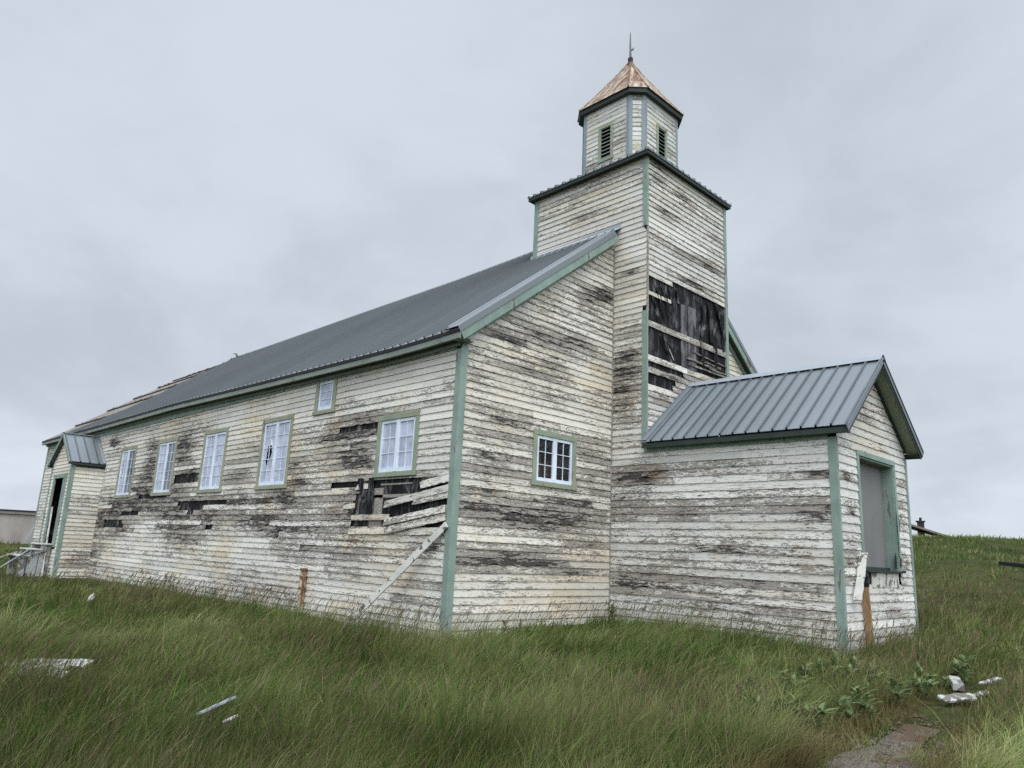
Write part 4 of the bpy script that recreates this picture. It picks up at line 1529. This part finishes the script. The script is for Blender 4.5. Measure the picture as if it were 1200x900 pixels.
for sg in (1, -1):
    y_e = SYR - sg * (SYR - (SPY0 - .16))

    def spt(s, t, h, sg=sg, y_e=y_e):
        y = y_e + (SYR - y_e) * s - sg * h * .65
        return Vector((.02 - t, y, SZE - .03 + (SZR - SZE + .03) * s + h * .75 + .02))
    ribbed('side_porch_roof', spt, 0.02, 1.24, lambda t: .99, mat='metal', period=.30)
    mb = CB()
    mb.hexa([(0, y_e + sg * .02, SZE - .11), (-1.20, y_e + sg * .02, SZE - .11), (-1.20, y_e + sg * .06, SZE - .11), (0, y_e + sg * .06, SZE - .11),
             (0, y_e + sg * .02, SZE - .035), (-1.20, y_e + sg * .02, SZE - .035), (-1.20, y_e + sg * .06, SZE - .02), (0, y_e + sg * .06, SZE - .02)])
    mb.build('side_porch_fascia', M['green_dark'])
    board('side_porch_rake', 'green', Vector((-1.215, y_e, SZE - .06)), Vector((-1.215, SYR, SZR - .03)), (0, 0, 1), .12, .02, bevel=0)
mb = CB()
mb.fbox(F_SN, SPX + .09, -.02, 3.42, 3.51, -.01, .034)
mb.build('side_porch_frieze', M['green_dark'])
mb = CB()
mb.bar((0, SYR, SZR + .045), (-1.25, SYR, SZR + .045), (0, 1, 0), .16, .02)
mb.build('side_porch_ridge_cap', M['flash'])
# flashing against the main wall
board('side_porch_flashing', 'flash', Vector((-.04, SPY0 - .16, SZE + .02)), Vector((-.04, SYR, SZR + .05)), (-1, 0, 0), .16, .02, bevel=0)

# ------------------------------------------------------------------ steps and planks at the side porch
GS = float(ground(-2, 21))
steps = empty('wooden_steps', (-1.6, 20.8, GS))
tag(steps, 'grey wooden steps climbing to the side porch door at the far end', 'steps')


def sub(parent, mbx, name, mat, **kw):
    o = MB.build(mbx, name, M[mat], parent, **kw)
    o.matrix_parent_inverse = Matrix.Translation(-Vector(parent.location))
    return o


for (x0, x1, z) in ((-1.42, -1.08, .74), (-1.74, -1.38, .55), (-2.08, -1.70, .33)):
    mb = MB()
    mb.hexa([(x0, 20.15, z - .045), (x1, 20.15, z - .045), (x1, 21.65, z - .045), (x0, 21.65, z - .045), (x0, 20.15, z), (x1, 20.15, z), (x1, 21.65, z), (x0, 21.65, z)])
    sub(steps, mb, 'tread', 'wood_pale', bevel=.005)
rr = random.Random(31)
for y in (20.22, 21.55):
    for (x0, x1, z1) in ((-1.40, -1.10, .69), (-1.71, -1.43, .50), (-2.0, -1.78, .28)):
        mb = MB()
        sk = rr.uniform(-.03, .03)
        mb.hexa([(x0 + sk, y, GS - .1), (x1 + sk, y, GS - .1), (x1 + sk, y + .04, GS - .1), (x0 + sk, y + .04, GS - .1),
                 (x0, y, z1), (x1, y, z1), (x1, y + .04, z1), (x0, y + .04, z1)])
        sub(steps, mb, 'side_board', 'step_wood', bevel=.004)
    mb = MB()
    mb.bar((-2.05, y - .02, .22), (-1.10, y - .02, .60), (0, 0, 1), .12, .03, .2, 4, 9)
    sub(steps, mb, 'stringer', 'step_wood')


def plank(name, label, P, Q, side, w_, t_, mat, cat='plank', group=None, seed=1):
    mb = MB()
    c0 = Vector(P)
    mb.bar(Vector((0, 0, 0)), Vector(Q) - c0, side, w_, t_, .25, 8, seed)
    o = mb.build(name, M[mat], bevel=.003)
    o.location = c0
    return tag(o, label, cat, group)


plank('leaning_plank', 'tall pale plank leaning across the side porch doorway', (-1.30, 19.95, GS - .02), (-1.12, 20.95, 2.0), (0, 1, .2), .12, .03, 'wood_pale', seed=2)
plank('stair_rail', 'thin grey handrail board sloping down beside the side porch steps', (-1.55, 21.85, .80), (-1.14, 21.95, 1.85), (0, 1, 0), .08, .03, 'grey_wood', 'handrail', seed=3)
plank('fallen_plank', 'long grey plank lying tilted off the wooden steps at the far left edge', (-3.6, 21.3, GS + .02), (-1.95, 20.8, .42), (0, 1, 0), .11, .03, 'wood', seed=4)
plank('fallen_plank', 'short grey plank propped low against the wooden steps', (-2.75, 20.4, GS + .02), (-1.80, 20.08, .50), (0, 1, 0), .10, .03, 'grey_wood', seed=5)

# ------------------------------------------------------------------ loose timber about the church
plank('leaning_plank', 'pale flaking board leaning against the green corner beside the broken siding',
      (-.52, 2.32, float(ground(-.5, 2.3)) - .03), (-.060, .06, 1.56), (0, .3, 1), .12, .03, 'wood_pale', seed=7)
plank('broken_board', 'short pale broken board hanging by the porch opening', (5.12, -PD - .10, 1.40), (4.66, -PD - .13, .62), (0, 1, .1), .13, .03, 'wood_pale', 'board', seed=8)
mb = MB()
mb.bar((0, 0, 0), (-.10, .0, .82), (0, 1, 0), .115, .05, .1, 5, 3)
pst = mb.build('timber_post', M['wood_orange'], bevel=.004)
zp = float(ground(5.2, -5))
pst.location = (5.22, -PD - .09, zp)
pst.scale = (1, 1, (1.16 - .32 - zp) / .82)
tag(pst, 'upright orange brown timber standing under the porch opening', 'post')
mb = MB()
mb.bar((-.10, 0.0, .82), (-.12, .01, 1.0), (0, 1, 0), .13, .05, .4, 4, 5)
char = mb.build('charred_top', M['black'], pst, bevel=.004)
# rusty stump of a downpipe
pipe = empty('rusty_downpipe', (-.09, 4.62, float(ground(-.1, 4.6))))
tag(pipe, 'rust stained stump of a downpipe standing against the side wall', 'downpipe')
zg = float(ground(-.1, 4.6))
mb = MB()
mb.tube([(-.09, 4.60, zg - .1), (-.09, 4.62, .1), (-.085, 4.63, .42), (-.075, 4.64, .62)], [.062, .06, .065, .055], 9)
sub(pipe, mb, 'pipe', 'rustpale')
for z in (.22, .44, .60):
    mb = MB()
    mb.tube([(-.085, 4.625, z - .025), (-.085, 4.625, z + .025)], .078, 10)
    sub(pipe, mb, 'clamp_ring', 'rust')
mb = MB()
mb.tube([(-.11, 4.575, zg - .1), (-.10, 4.58, .2), (-.11, 4.56, .45), (-.09, 4.60, .60)], [.022, .03, .022, .03], 6)
sub(pipe, mb, 'rust_scale', 'rust')

# debris in the grass
def zg_(x, y, d=0.0):
    return float(ground(x, y)) + d


mb = MB()
for k, (a_, b_, yy, zz) in enumerate(((-.62, .66, -.11, .0), (-.70, .50, .0, .012), (-.45, .72, .11, .024))):
    mb.bar((a_, yy, zz), (b_, yy + .01, zz + .01 * k), (0, 1, .18), .125, .016, .35, 10, 20 + k)
mb.bar((-.3, -.16, -.02), (-.28, .17, -.0), (1, 0, 0), .06, .025)
mb.bar((.4, -.16, -.02), (.42, .17, -.0), (1, 0, 0), .06, .025)
pan = mb.build('fallen_siding_panel', M['debris'])
pan.location = (-5.93, -.15, zg_(-5.93, -.15, .12))
pan.rotation_euler = (R(14), R(-4), R(-72))
tag(pan, 'long white flaking piece of siding lying in the grass at the left edge', 'siding debris')
plank('fallen_plank', 'narrow white board just beyond the flaking siding piece at the left edge', (-6.13, .85, zg_(-6.13, .85, .18)), (-6.32, 1.5, zg_(-6.32, 1.5, .18)), (1, 0, .4), .10, .03, 'debris', seed=11)
plank('broken_board', 'grey split board lying in the dip of the foreground grass', (-5.50, -3.45, zg_(-5.5, -3.45, .17)), (-5.10, -3.19, zg_(-5.1, -3.2, .19)), (1, -1, .5), .07, .02, 'grey_wood', 'board', seed=12)
plank('broken_board', 'small white chip of board beside the grey split board', (-5.42, -3.78, zg_(-5.42, -3.78, .16)), (-5.31, -3.70, zg_(-5.31, -3.7, .17)), (1, -1, .6), .06, .02, 'debris', 'board', seed=13)
plank('broken_board', 'white board scrap in the long grass before the third tall window', (-3.25, 7.55, zg_(-3.2, 7.5, .22)), (-3.05, 8.25, zg_(-3.0, 8.3, .24)), (1, 0, .9), .14, .03, 'debris', 'board', seed=14)
for (nm, lab, P, Q, sd_, w_, t_, mt_, s_) in (
        ('timber_offcut', 'thick squared white topped timber beyond the broken boards by the track', (2.45, -6.93, .02), (3.05, -6.72, .02), (0, 1, 0), .12, .085, 'debris', 15),
        ('broken_board', 'white splintered board nearest the leafy clump by the gravel track', (1.42, -7.02, .02), (1.85, -7.24, .04), (.2, 1, .4), .12, .03, 'debris', 16),
        ('broken_board', 'flat white board in front of the thick squared timber', (2.10, -7.16, .0), (2.55, -7.22, .0), (.2, 1, .2), .065, .03, 'debris', 17),
        ('broken_board', 'thin grey white slat trailing right of the thick timber', (2.95, -7.05, .03), (3.6, -7.12, .03), (.2, 1, .2), .06, .025, 'debris', 18)):
    P = (P[0], P[1], zg_(P[0], P[1], .06 + P[2]))
    Q = (Q[0], Q[1], zg_(Q[0], Q[1], .06 + Q[2]))
    plank(nm, lab, P, Q, sd_, w_, t_, mt_, 'timber' if nm == 'timber_offcut' else 'board', seed=s_)

# ------------------------------------------------------------------ beyond: low building, hill house, beam
def at_dir(dx_, dy_, d):
    return CAM[0] + dx_ * d, CAM[1] + dy_ * d


bx, by = at_dir(.2138, .977, 66)
low = empty('low_building', (bx - 6, by + 3, 0))
tag(low, 'long low grey concrete building with flat dark roof edge behind the church', 'building')
u_ = Vector((-1, .32, 0)).normalized()
v_ = Vector((.32, 1, 0)).normalized()
O_ = Vector((bx + 1.5, by, 0))


def lowbox(a0, a1, b0, b1, z0, z1):
    q = [O_ + u_ * a + v_ * b_ for a, b_ in ((a0, b0), (a1, b0), (a1, b1), (a0, b1))]
    mbx = MB()
    mbx.hexa([p + Vector((0, 0, z0)) for p in q] + [p + Vector((0, 0, z1)) for p in q])
    return mbx


M['concrete'] = flat_mat('stained_concrete', (0.29, 0.26, 0.235), .9, var=.22, scale=.9, stretch=(1, 1, .35))
sub(low, lowbox(0, 22, 0, 8, -1.2, 2.32), 'wall', 'concrete')
sub(low, lowbox(-.15, 22.15, -.15, 8.15, 2.321, 2.52), 'roof', 'felt')
sub(low, lowbox(-.2, 22.2, -.2, 8.2, 2.521, 2.62), 'roof_edge', 'black')
for a in (6, 12):
    sub(low, lowbox(a, a + 1.2, -.03, .1, .7, 1.8), 'window', 'black')

hx_, hy_ = at_dir(.9578, .2873, 72)
house = empty('hill_house', (hx_, hy_, 0))
tag(house, 'house half hidden behind the hill crest with only roof slope and chimney showing', 'house')
Hr = Vector((.2873, -.9578, 0))      # along the ridge line of sight
Hf = Vector((.9578, .2873, 0))


def hp(a, b_, z):
    return Vector((hx_, hy_, 0)) + Hr * a + Hf * b_ + Vector((0, 0, z))


zt = 1.13 + .0490 * 72
mb = MB()
mb.hexa([hp(-7, 0, 0), hp(2.0, 0, 0), hp(2.0, 6, 0), hp(-7, 6, 0), hp(-7, 0, zt - 1.2), hp(2.0, 0, zt - 1.2), hp(2.0, 6, zt - 1.2), hp(-7, 6, zt - 1.2)])
sub(house, mb, 'wall', 'concrete')
mb = MB()
pr = [(-8.5, zt - 3.4), (-2.4, zt + .95), (2.6, zt - .75), (2.6, zt - .9), (-2.4, zt + .78), (-8.5, zt - 3.6)]
mb.add([hp(a, -.3, z) for a, z in pr] + [hp(a, 6.3, z) for a, z in pr],
       [tuple(range(6)), tuple(range(11, 5, -1))] + [(k, (k + 1) % 6, 6 + (k + 1) % 6, 6 + k) for k in range(6)])
sub(house, mb, 'roof', 'felt')
mb = MB()
mb.hexa([hp(-.26, 1, zt - .5), hp(.28, 1, zt - .5), hp(.28, 1.7, zt - .5), hp(-.26, 1.7, zt - .5), hp(-.26, 1, zt + .62), hp(.28, 1, zt + .62), hp(.28, 1.7, zt + .62), hp(-.26, 1.7, zt + .62)])
mb.hexa([hp(-.36, .94, zt + .621), hp(.38, .94, zt + .621), hp(.38, 1.76, zt + .621), hp(-.36, 1.76, zt + .621), hp(-.36, .94, zt + .72), hp(.38, .94, zt + .72), hp(.38, 1.76, zt + .72), hp(-.36, 1.76, zt + .72)])
ch_ = sub(house, mb, 'chimney', 'dark_in')
mb = MB()
mb.tube([hp(.02, 1.35, zt + .7), hp(.02, 1.35, zt + 1.0)], .11, 8)
pot = MB.build(mb, 'chimney_pot', M['dark_in'], ch_)

b0 = Vector((*at_dir(.9765, .2155, 30), 1.13 + .0132 * 30))
b1 = Vector((*at_dir(.985, .1700, 29), 1.13 + .0092 * 29))
mb = MB()
mb.bar((0, 0, 0), b1 - b0, (0, 0, 1), .13, .14, .1, 6, 4)
beam = mb.build('dark_timber_beam', M['black'], bevel=.01)
beam.location = b0
tag(beam, 'dark timber beam lying across the hillside at the right edge', 'beam')

# ------------------------------------------------------------------ grass
rng = np.random.RandomState(11)
GREENS = np.array([[.038, .068, .014], [.080, .124, .027], [.132, .168, .044], [.215, .225, .098]])


def inside(x, y):
    m_ = (x > -.10) & (x < NW + .1) & (y > -.10) & (y < NL + .1)
    m_ |= (x > TX0 - .10) & (x < TX1 + .1) & (y > -PD - .10) & (y < 0)
    m_ |= (x > SPX - .1) & (x < 0) & (y > SPY0 - .1) & (y < SPY1 + .1)
    m_ |= (x > -2.0) & (x < 0) & (y > 20.1) & (y < 21.7)
    return m_


def scatter(n, dmin, dmax, half=46, power=0.5):
    az = YAW + np.radians(rng.uniform(-half, half, n))
    p = power
    d = (dmin ** p + rng.rand(n) * (dmax ** p - dmin ** p)) ** (1 / p)
    return CAM[0] + np.sin(az) * d, CAM[1] + np.cos(az) * d, d


def dry_field(x, y):
    """0..1: where the red-brown seeding grass stands"""
    f_ = np.clip((fbm(x * .35, y * .35, 31, 4) - .47) * 5, 0, 1)
    f_ = np.maximum(f_, np.exp(-((x + 2.3) / 1.6) ** 2 - ((y + 5.7) / 1.0) ** 2) * .95)
    f_ = np.maximum(f_, np.exp(-((x + 6.4) / .9) ** 2 - ((y + 2.2) / 1.4) ** 2) * .6)
    f_ = np.maximum(f_, np.exp(-((x - 14) / 6) ** 2 - ((y + 3.0) / 4.0) ** 2) * .7)
    return f_


def near_path(x, y):
    return np.abs(y - path_c(x)) / .42


def blades(name, nt_, per, dmin, dmax, h0, wfac, segs, half=46, power=.5, label=None, lean0=.55, spread=.09):
    """tufts of blades: every tuft has its own height, colour, lean and wind"""
    x, y, d = scatter(nt_, dmin, dmax, half, power)
    ok = ~inside(x, y)
    npth = near_path(x, y)
    ok &= ~((npth < .62 + 1.6 * (fbm(x * 2.2, y * 2.2, 41, 2) - .5) - .55 * np.clip((x + 1.6) / 1.5, 0, 1)) & (x > -4.4) & (x < 9) & (rng.rand(nt_) < .90))
    x, y, d = x[ok], y[ok], d[ok]
    nt_ = len(x)
    clump = fbm(x * 1.9, y * 1.9, 3, 3)
    big = fbm(x * .45, y * .45, 15, 3)
    th_ = h0 * (.25 + 1.25 * clump) * (.55 + .9 * big) * rng.uniform(.55, 1.45, nt_)
    on = (near_path(x, y) < 1.7) & (x > -4.4) & (x < 7)
    soft = 1 - .75 * np.exp(-((x + .6) / .55) ** 2 - ((y - 2.2) / 1.0) ** 2)
    soft = soft * (1 - .35 * np.exp(-((x + .3) / .5) ** 2) * (y > -.4))
    soft = soft * (1 - .12 * np.exp(-((y + .35) / .5) ** 2) * ((x > -.2) & (x < 4.5))) * (1 - .10 * np.exp(-((x - 4.05) / .45) ** 2) * ((y < 0) & (y > -5.2)))
    th_ = th_ * soft
    th_ = np.where(on, th_ * np.clip(near_path(x, y) / 1.7, .30, 1), th_)
    twa = math.atan2(-.62, .78) + (fbm(x * .9, y * .9, 51, 3) - .5) * 5.0 + rng.normal(0, .5, nt_)
    tln = np.clip(lean0 * (.15 + 1.7 * fbm(x * .7 + 9, y * .7, 61, 3)) + rng.normal(0, .16, nt_), .02, 1.3)
    tcol = np.clip(1.75 * (fbm(x * .7, y * .7, 71, 4) - .5) + .46 + .75 * (rng.rand(nt_) - .5) + .3 * (big - .5), 0, .999)
    pm = rng.poisson(per, nt_).clip(2)
    ix = np.repeat(np.arange(nt_), pm)
    n = len(ix)
    sp = spread * (1 + .04 * d[ix])
    ang = rng.uniform(0, 2 * math.pi, n)
    rad = np.sqrt(rng.rand(n)) * sp
    x, y, d = x[ix] + np.cos(ang) * rad, y[ix] + np.sin(ang) * rad, d[ix]
    ok = ~inside(x, y)
    ix, x, y, d, ang, rad, sp = ix[ok], x[ok], y[ok], d[ok], ang[ok], rad[ok], sp[ok]
    n = len(x)
    npth = near_path(x, y)
    big = big[ix]
    z = ground(x, y)
    h = th_[ix] * rng.uniform(.45, 1.15, n) * (1 - .35 * rad / sp)
    dry = dry_field(x, y)
    wa = twa[ix] + rng.normal(0, .55, n)
    lean = np.clip(tln[ix] + rng.normal(0, .20, n), .02, 1.4) * (1 - .40 * dry)
    lx = np.cos(wa) * lean + np.cos(ang) * .38 * rad / sp
    ly = np.sin(wa) * lean + np.sin(ang) * .38 * rad / sp
    lean = np.hypot(lx, ly)
    wd = np.maximum(.0040, wfac * d) * rng.uniform(.5, 1.4, n)
    th = rng.uniform(0, math.pi, n)
    sx_, sy_ = np.cos(th), np.sin(th)
    K = segs + 1
    s = np.linspace(0, 1, K)[None, :]
    hx = x[:, None] + lx[:, None] * h[:, None] * s ** 1.9
    hy = y[:, None] + ly[:, None] * h[:, None] * s ** 1.9
    drop = .55 * np.clip(lean, 0, 1.1)[:, None] * s ** 2.6
    hz = z[:, None] - .02 + h[:, None] * (s - drop * .75)
    wv = wd[:, None] * (1 - .92 * s ** 1.6) * .5
    L_ = np.stack([hx - sx_[:, None] * wv, hy - sy_[:, None] * wv, hz], -1)
    R_ = np.stack([hx + sx_[:, None] * wv, hy + sy_[:, None] * wv, hz], -1)
    V = np.stack([L_, R_], 2).reshape(n, K * 2, 3)
    # colour of each blade
    t_ = np.clip(tcol[ix] + .42 * (rng.rand(n) - .5), 0, .999) * 3
    i0 = t_.astype(int)
    fr = (t_ - i0)[:, None]
    col = GREENS[i0] * (1 - fr) + GREENS[np.minimum(i0 + 1, 3)] * fr
    isdry = rng.rand(n) < dry * .24 + .03
    dc = np.array([.140, .100, .052]) * (1 - rng.rand(n)[:, None] * .45) + rng.rand(n)[:, None] * np.array([.07, .065, .03])
    col = np.where(isdry[:, None], dc, col)
    straw = rng.rand(n) < .045
    col = np.where(straw[:, None], np.array([.26, .23, .13]), col)
    pale = np.exp(-((y + 8.6) / .9) ** 2) * (x > -4.5)
    col = col * (1 + .55 * pale[:, None]) + pale[:, None] * np.array([.022, .02, .014])
    pd = np.maximum(np.exp(-((npth - 1.0) / .5) ** 2) * ((x > -3.5) & (x < .5)), 1.2 * np.exp(-((x - .9) / 1.1) ** 2 - ((y + 7.0) / .42) ** 2)).clip(0, 1)
    col = col * (1 - .65 * pd[:, None]) + pd[:, None] * .65 * np.array([.115, .070, .036])
    C = np.repeat(col[:, None, :], K * 2, 1)
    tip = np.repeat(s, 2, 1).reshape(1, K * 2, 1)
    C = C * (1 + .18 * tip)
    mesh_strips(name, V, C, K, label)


def mesh_strips(name, V, C, K, label=None, mat='blade'):
    n = V.shape[0]
    nv = n * K * 2
    base = (np.arange(n) * K * 2)[:, None, None]
    seg = (np.arange(K - 1) * 2)[None, :, None]
    quad = base + seg + np.array([0, 1, 3, 2])[None, None, :]
    loops = quad.reshape(-1).astype(np.int32)
    nf = n * (K - 1)
    me = bpy.data.meshes.new(name)
    me.vertices.add(nv)
    me.loops.add(nf * 4)
    me.polygons.add(nf)
    me.vertices.foreach_set('co', V.reshape(-1).astype(np.float32))
    me.loops.foreach_set('vertex_index', loops)
    me.polygons.foreach_set('loop_start', np.arange(0, nf * 4, 4, dtype=np.int32))
    me.polygons.foreach_set('use_smooth', np.ones(nf, bool))
    at = me.attributes.new('col', 'FLOAT_VECTOR', 'POINT')
    at.data.foreach_set('vector', C.reshape(-1).astype(np.float32))
    me.materials.append(M[mat])
    me.update(calc_edges=True)
    o = bpy.data.objects.new(name, me)
    COL.objects.link(o)
    o['kind'] = 'stuff'
    if label:
        o['label'] = label
        o['category'] = 'grass'
    return o


blades('long_grass', 24000, 16, 1.5, 22, .45, .00088, 4, label='windblown long green grass around the church')
blades('tall_grass', 9000, 4, 1.6, 16, .68, .00080, 5, label='sparse tall bent grass blades rising above the rest', lean0=.8, spread=.05)
blades('hill_grass', 17000, 9, 17, 95, .34, .0009, 2, half=44, power=.75, label='rough green grass on the hillside and far field', lean0=.4, spread=.16)
blades('low_turf', 15000, 10, 1.5, 26, .24, .0010, 2, label='short dense undergrowth of green turf between the long grass', lean0=.7, spread=.14)


def seed_stalks(name, n, dmin, dmax, label):
    x, y, d = scatter(n, dmin, dmax, 44, .6)
    dry = dry_field(x, y)
    # more stalks in the dry patches and along the wall foot
    wallf = np.exp(-np.minimum(np.abs(x + .35), 9) ** 2 / .25) * (y > 0) + np.exp(-np.abs(y + .4) ** 2 / .3) * ((x > 0) & (x < 4.4)) + np.exp(-np.abs(x - 4.05) ** 2 / .2) * ((y < 0) & (y > -5))
    ok = ~inside(x, y) & (rng.rand(n) < .05 + .36 * dry + .30 * wallf) & ~((near_path(x, y) < 1.1) & (x > -4.4) & (x < 9))
    x, y, d, dry = x[ok], y[ok], d[ok], dry[ok]
    n = len(x)
    z = ground(x, y)
    h = rng.uniform(.36, .64, n) * (.75 + .5 * fbm(x * .7, y * .7, 81, 3))
    wa = math.atan2(-.62, .78) + rng.normal(0, .5, n) + (fbm(x * .8, y * .8, 51, 3) - .5) * 1.6
    lean = np.clip(rng.normal(.34, .14, n), .02, .8)
    lx, ly = np.cos(wa) * lean, np.sin(wa) * lean
    ss = np.array([0, .35, .62, .78, .86, .93, 1.0])
    K = len(ss)
    hw = np.array([.7, .65, .6, .9, 1.9, 1.5, .4])
    s = ss[None, :]
    hx = x[:, None] + lx[:, None] * h[:, None] * s ** 1.8
    hy = y[:, None] + ly[:, None] * h[:, None] * s ** 1.8
    hz = z[:, None] + h[:, None] * (s - .28 * lean[:, None] * s ** 2.4)
    wd = np.maximum(.0026, .00055 * d) * rng.uniform(.7, 1.2, n)
    th = rng.uniform(0, math.pi, n)
    wv = wd[:, None] * hw[None, :] * .5
    L_ = np.stack([hx - np.cos(th)[:, None] * wv, hy - np.sin(th)[:, None] * wv, hz], -1)
    R_ = np.stack([hx + np.cos(th)[:, None] * wv, hy + np.sin(th)[:, None] * wv, hz], -1)
    V = np.stack([L_, R_], 2).reshape(n, K * 2, 3)
    c_st = np.array([.12, .115, .055])[None, :] * rng.uniform(.6, 1.2, (n, 1))
    r_ = rng.rand(n, 1)
    c_hd = np.where(r_ < .45, np.array([[.135, .098, .058]]), np.where(r_ < .8, np.array([[.16, .125, .075]]), np.array([[.10, .10, .05]]))) * rng.uniform(.7, 1.25, (n, 1))
    m_ = np.clip((ss - .6) / .2, 0, 1)[None, :, None]
    C = c_st[:, None, :] * (1 - m_) + c_hd[:, None, :] * m_
    C = np.repeat(C, 2, 1).reshape(n, K * 2, 3)
    mesh_strips(name, V, C, K, label)


seed_stalks('seed_grass', 70000, 1.7, 26, 'brown and reddish seed heads standing above the long grass')

# fallen stones on the track
mb = MB()
rr = random.Random(6)
for i in range(520):
    x = rr.uniform(-4, .6)
    y = float(path_c(x)) + rr.gauss(0, .25)
    r_ = rr.uniform(.008, .026) if rr.random() < .9 else rr.uniform(.03, .055)
    z = float(ground(x, y)) + .012
    vs = []
    for (a, b_, c_) in ((1, 0, 0), (-1, 0, 0), (0, 1, 0), (0, -1, 0), (0, 0, 1), (0, 0, -.5)):
        q = r_ * rr.uniform(.7, 1.2)
        vs.append((x + a * q, y + b_ * q, z + c_ * q * .7))
    mb.add(vs, [(0, 2, 4), (2, 1, 4), (1, 3, 4), (3, 0, 4), (2, 0, 5), (1, 2, 5), (3, 1, 5), (0, 3, 5)])
o = mb.build('gravel_stones', M['gravel'])
o['kind'] = 'stuff'


# broad-leaved weeds: each a rosette of arching leaves
def weed_mesh(name, seed, nl, ln, wdt, tall):
    rr = random.Random(seed)
    Vs, Cs = [], []
    K = 6
    for i in range(nl):
        az = rr.uniform(0, 2 * math.pi)
        l_ = ln * rr.uniform(.6, 1.15)
        el = rr.uniform(.45, 1.35)
        base = Vector((rr.uniform(-.05, .05), rr.uniform(-.05, .05), rr.uniform(0, tall)))
        side = Vector((-math.sin(az), math.cos(az), 0))
        c = np.array([.145, .195, .082]) * rr.uniform(.7, 1.35)
        if rr.random() < .18:
            c = np.array([.12, .13, .055])
        row, cr = [], []
        for k in range(K):
            s = k / (K - 1)
            rad = l_ * s * math.cos(el * (1 - .55 * s))
            z = l_ * s * math.sin(el) * (1 - .42 * s)
            wv = wdt * math.sin(math.pi * (0.10 + .90 * s) ** .8) * .5 + .003
            p = base + Vector((math.cos(az) * rad, math.sin(az) * rad, z))
            row += [p - side * wv, p + side * wv + Vector((0, 0, wv * .3))]
            cr += [c, c * 1.08]
        Vs.append([tuple(p) for p in row])
        Cs.append(cr)
    o = mesh_strips(name, np.array(Vs), np.array(Cs), K, mat='leaf')
    del o['kind']
    return o


protos = [weed_mesh('leafy_weed', 3 + i, 26, .17, .040, .20) for i in range(3)]
spots = []
rr = random.Random(9)
for i in range(46):
    spots.append((rr.uniform(-1.2, 3.8), -6.35 + rr.uniform(-.5, .95)))
spots += [(-1.15, -6.62), (-.6, -6.75), (-.9, -6.45)]
for i, (x, y) in enumerate(spots):
    if i < 3:
        o = protos[i]
    else:
        o = protos[i % 3].copy()
        COL.objects.link(o)
    o.location = (x, y, float(ground(x, y)) + .04)
    o.rotation_euler = (0, 0, rr.uniform(0, 6.28))
    sc = rr.uniform(.45, 1.0)
    o.scale = (sc, sc, sc)
    tag(o, 'broad-leaved green weed in the leafy clump along the gravel track', 'weed', 'leafy weeds beside the track')
for i, (x, y, sc, lab) in enumerate(((4.05, -.35, .9, 'leafy weed growing at the inner corner of gable and tower flank'), (.95, -.45, .7, 'single leafy weed at the foot of the gable wall'))):
    o = protos[i].copy()
    COL.objects.link(o)
    o.location = (x, y, float(ground(x, y)) + .1)
    o.scale = (sc, sc, sc * 1.2)
    tag(o, lab, 'weed')
    if 'group' in o:
        del o['group']
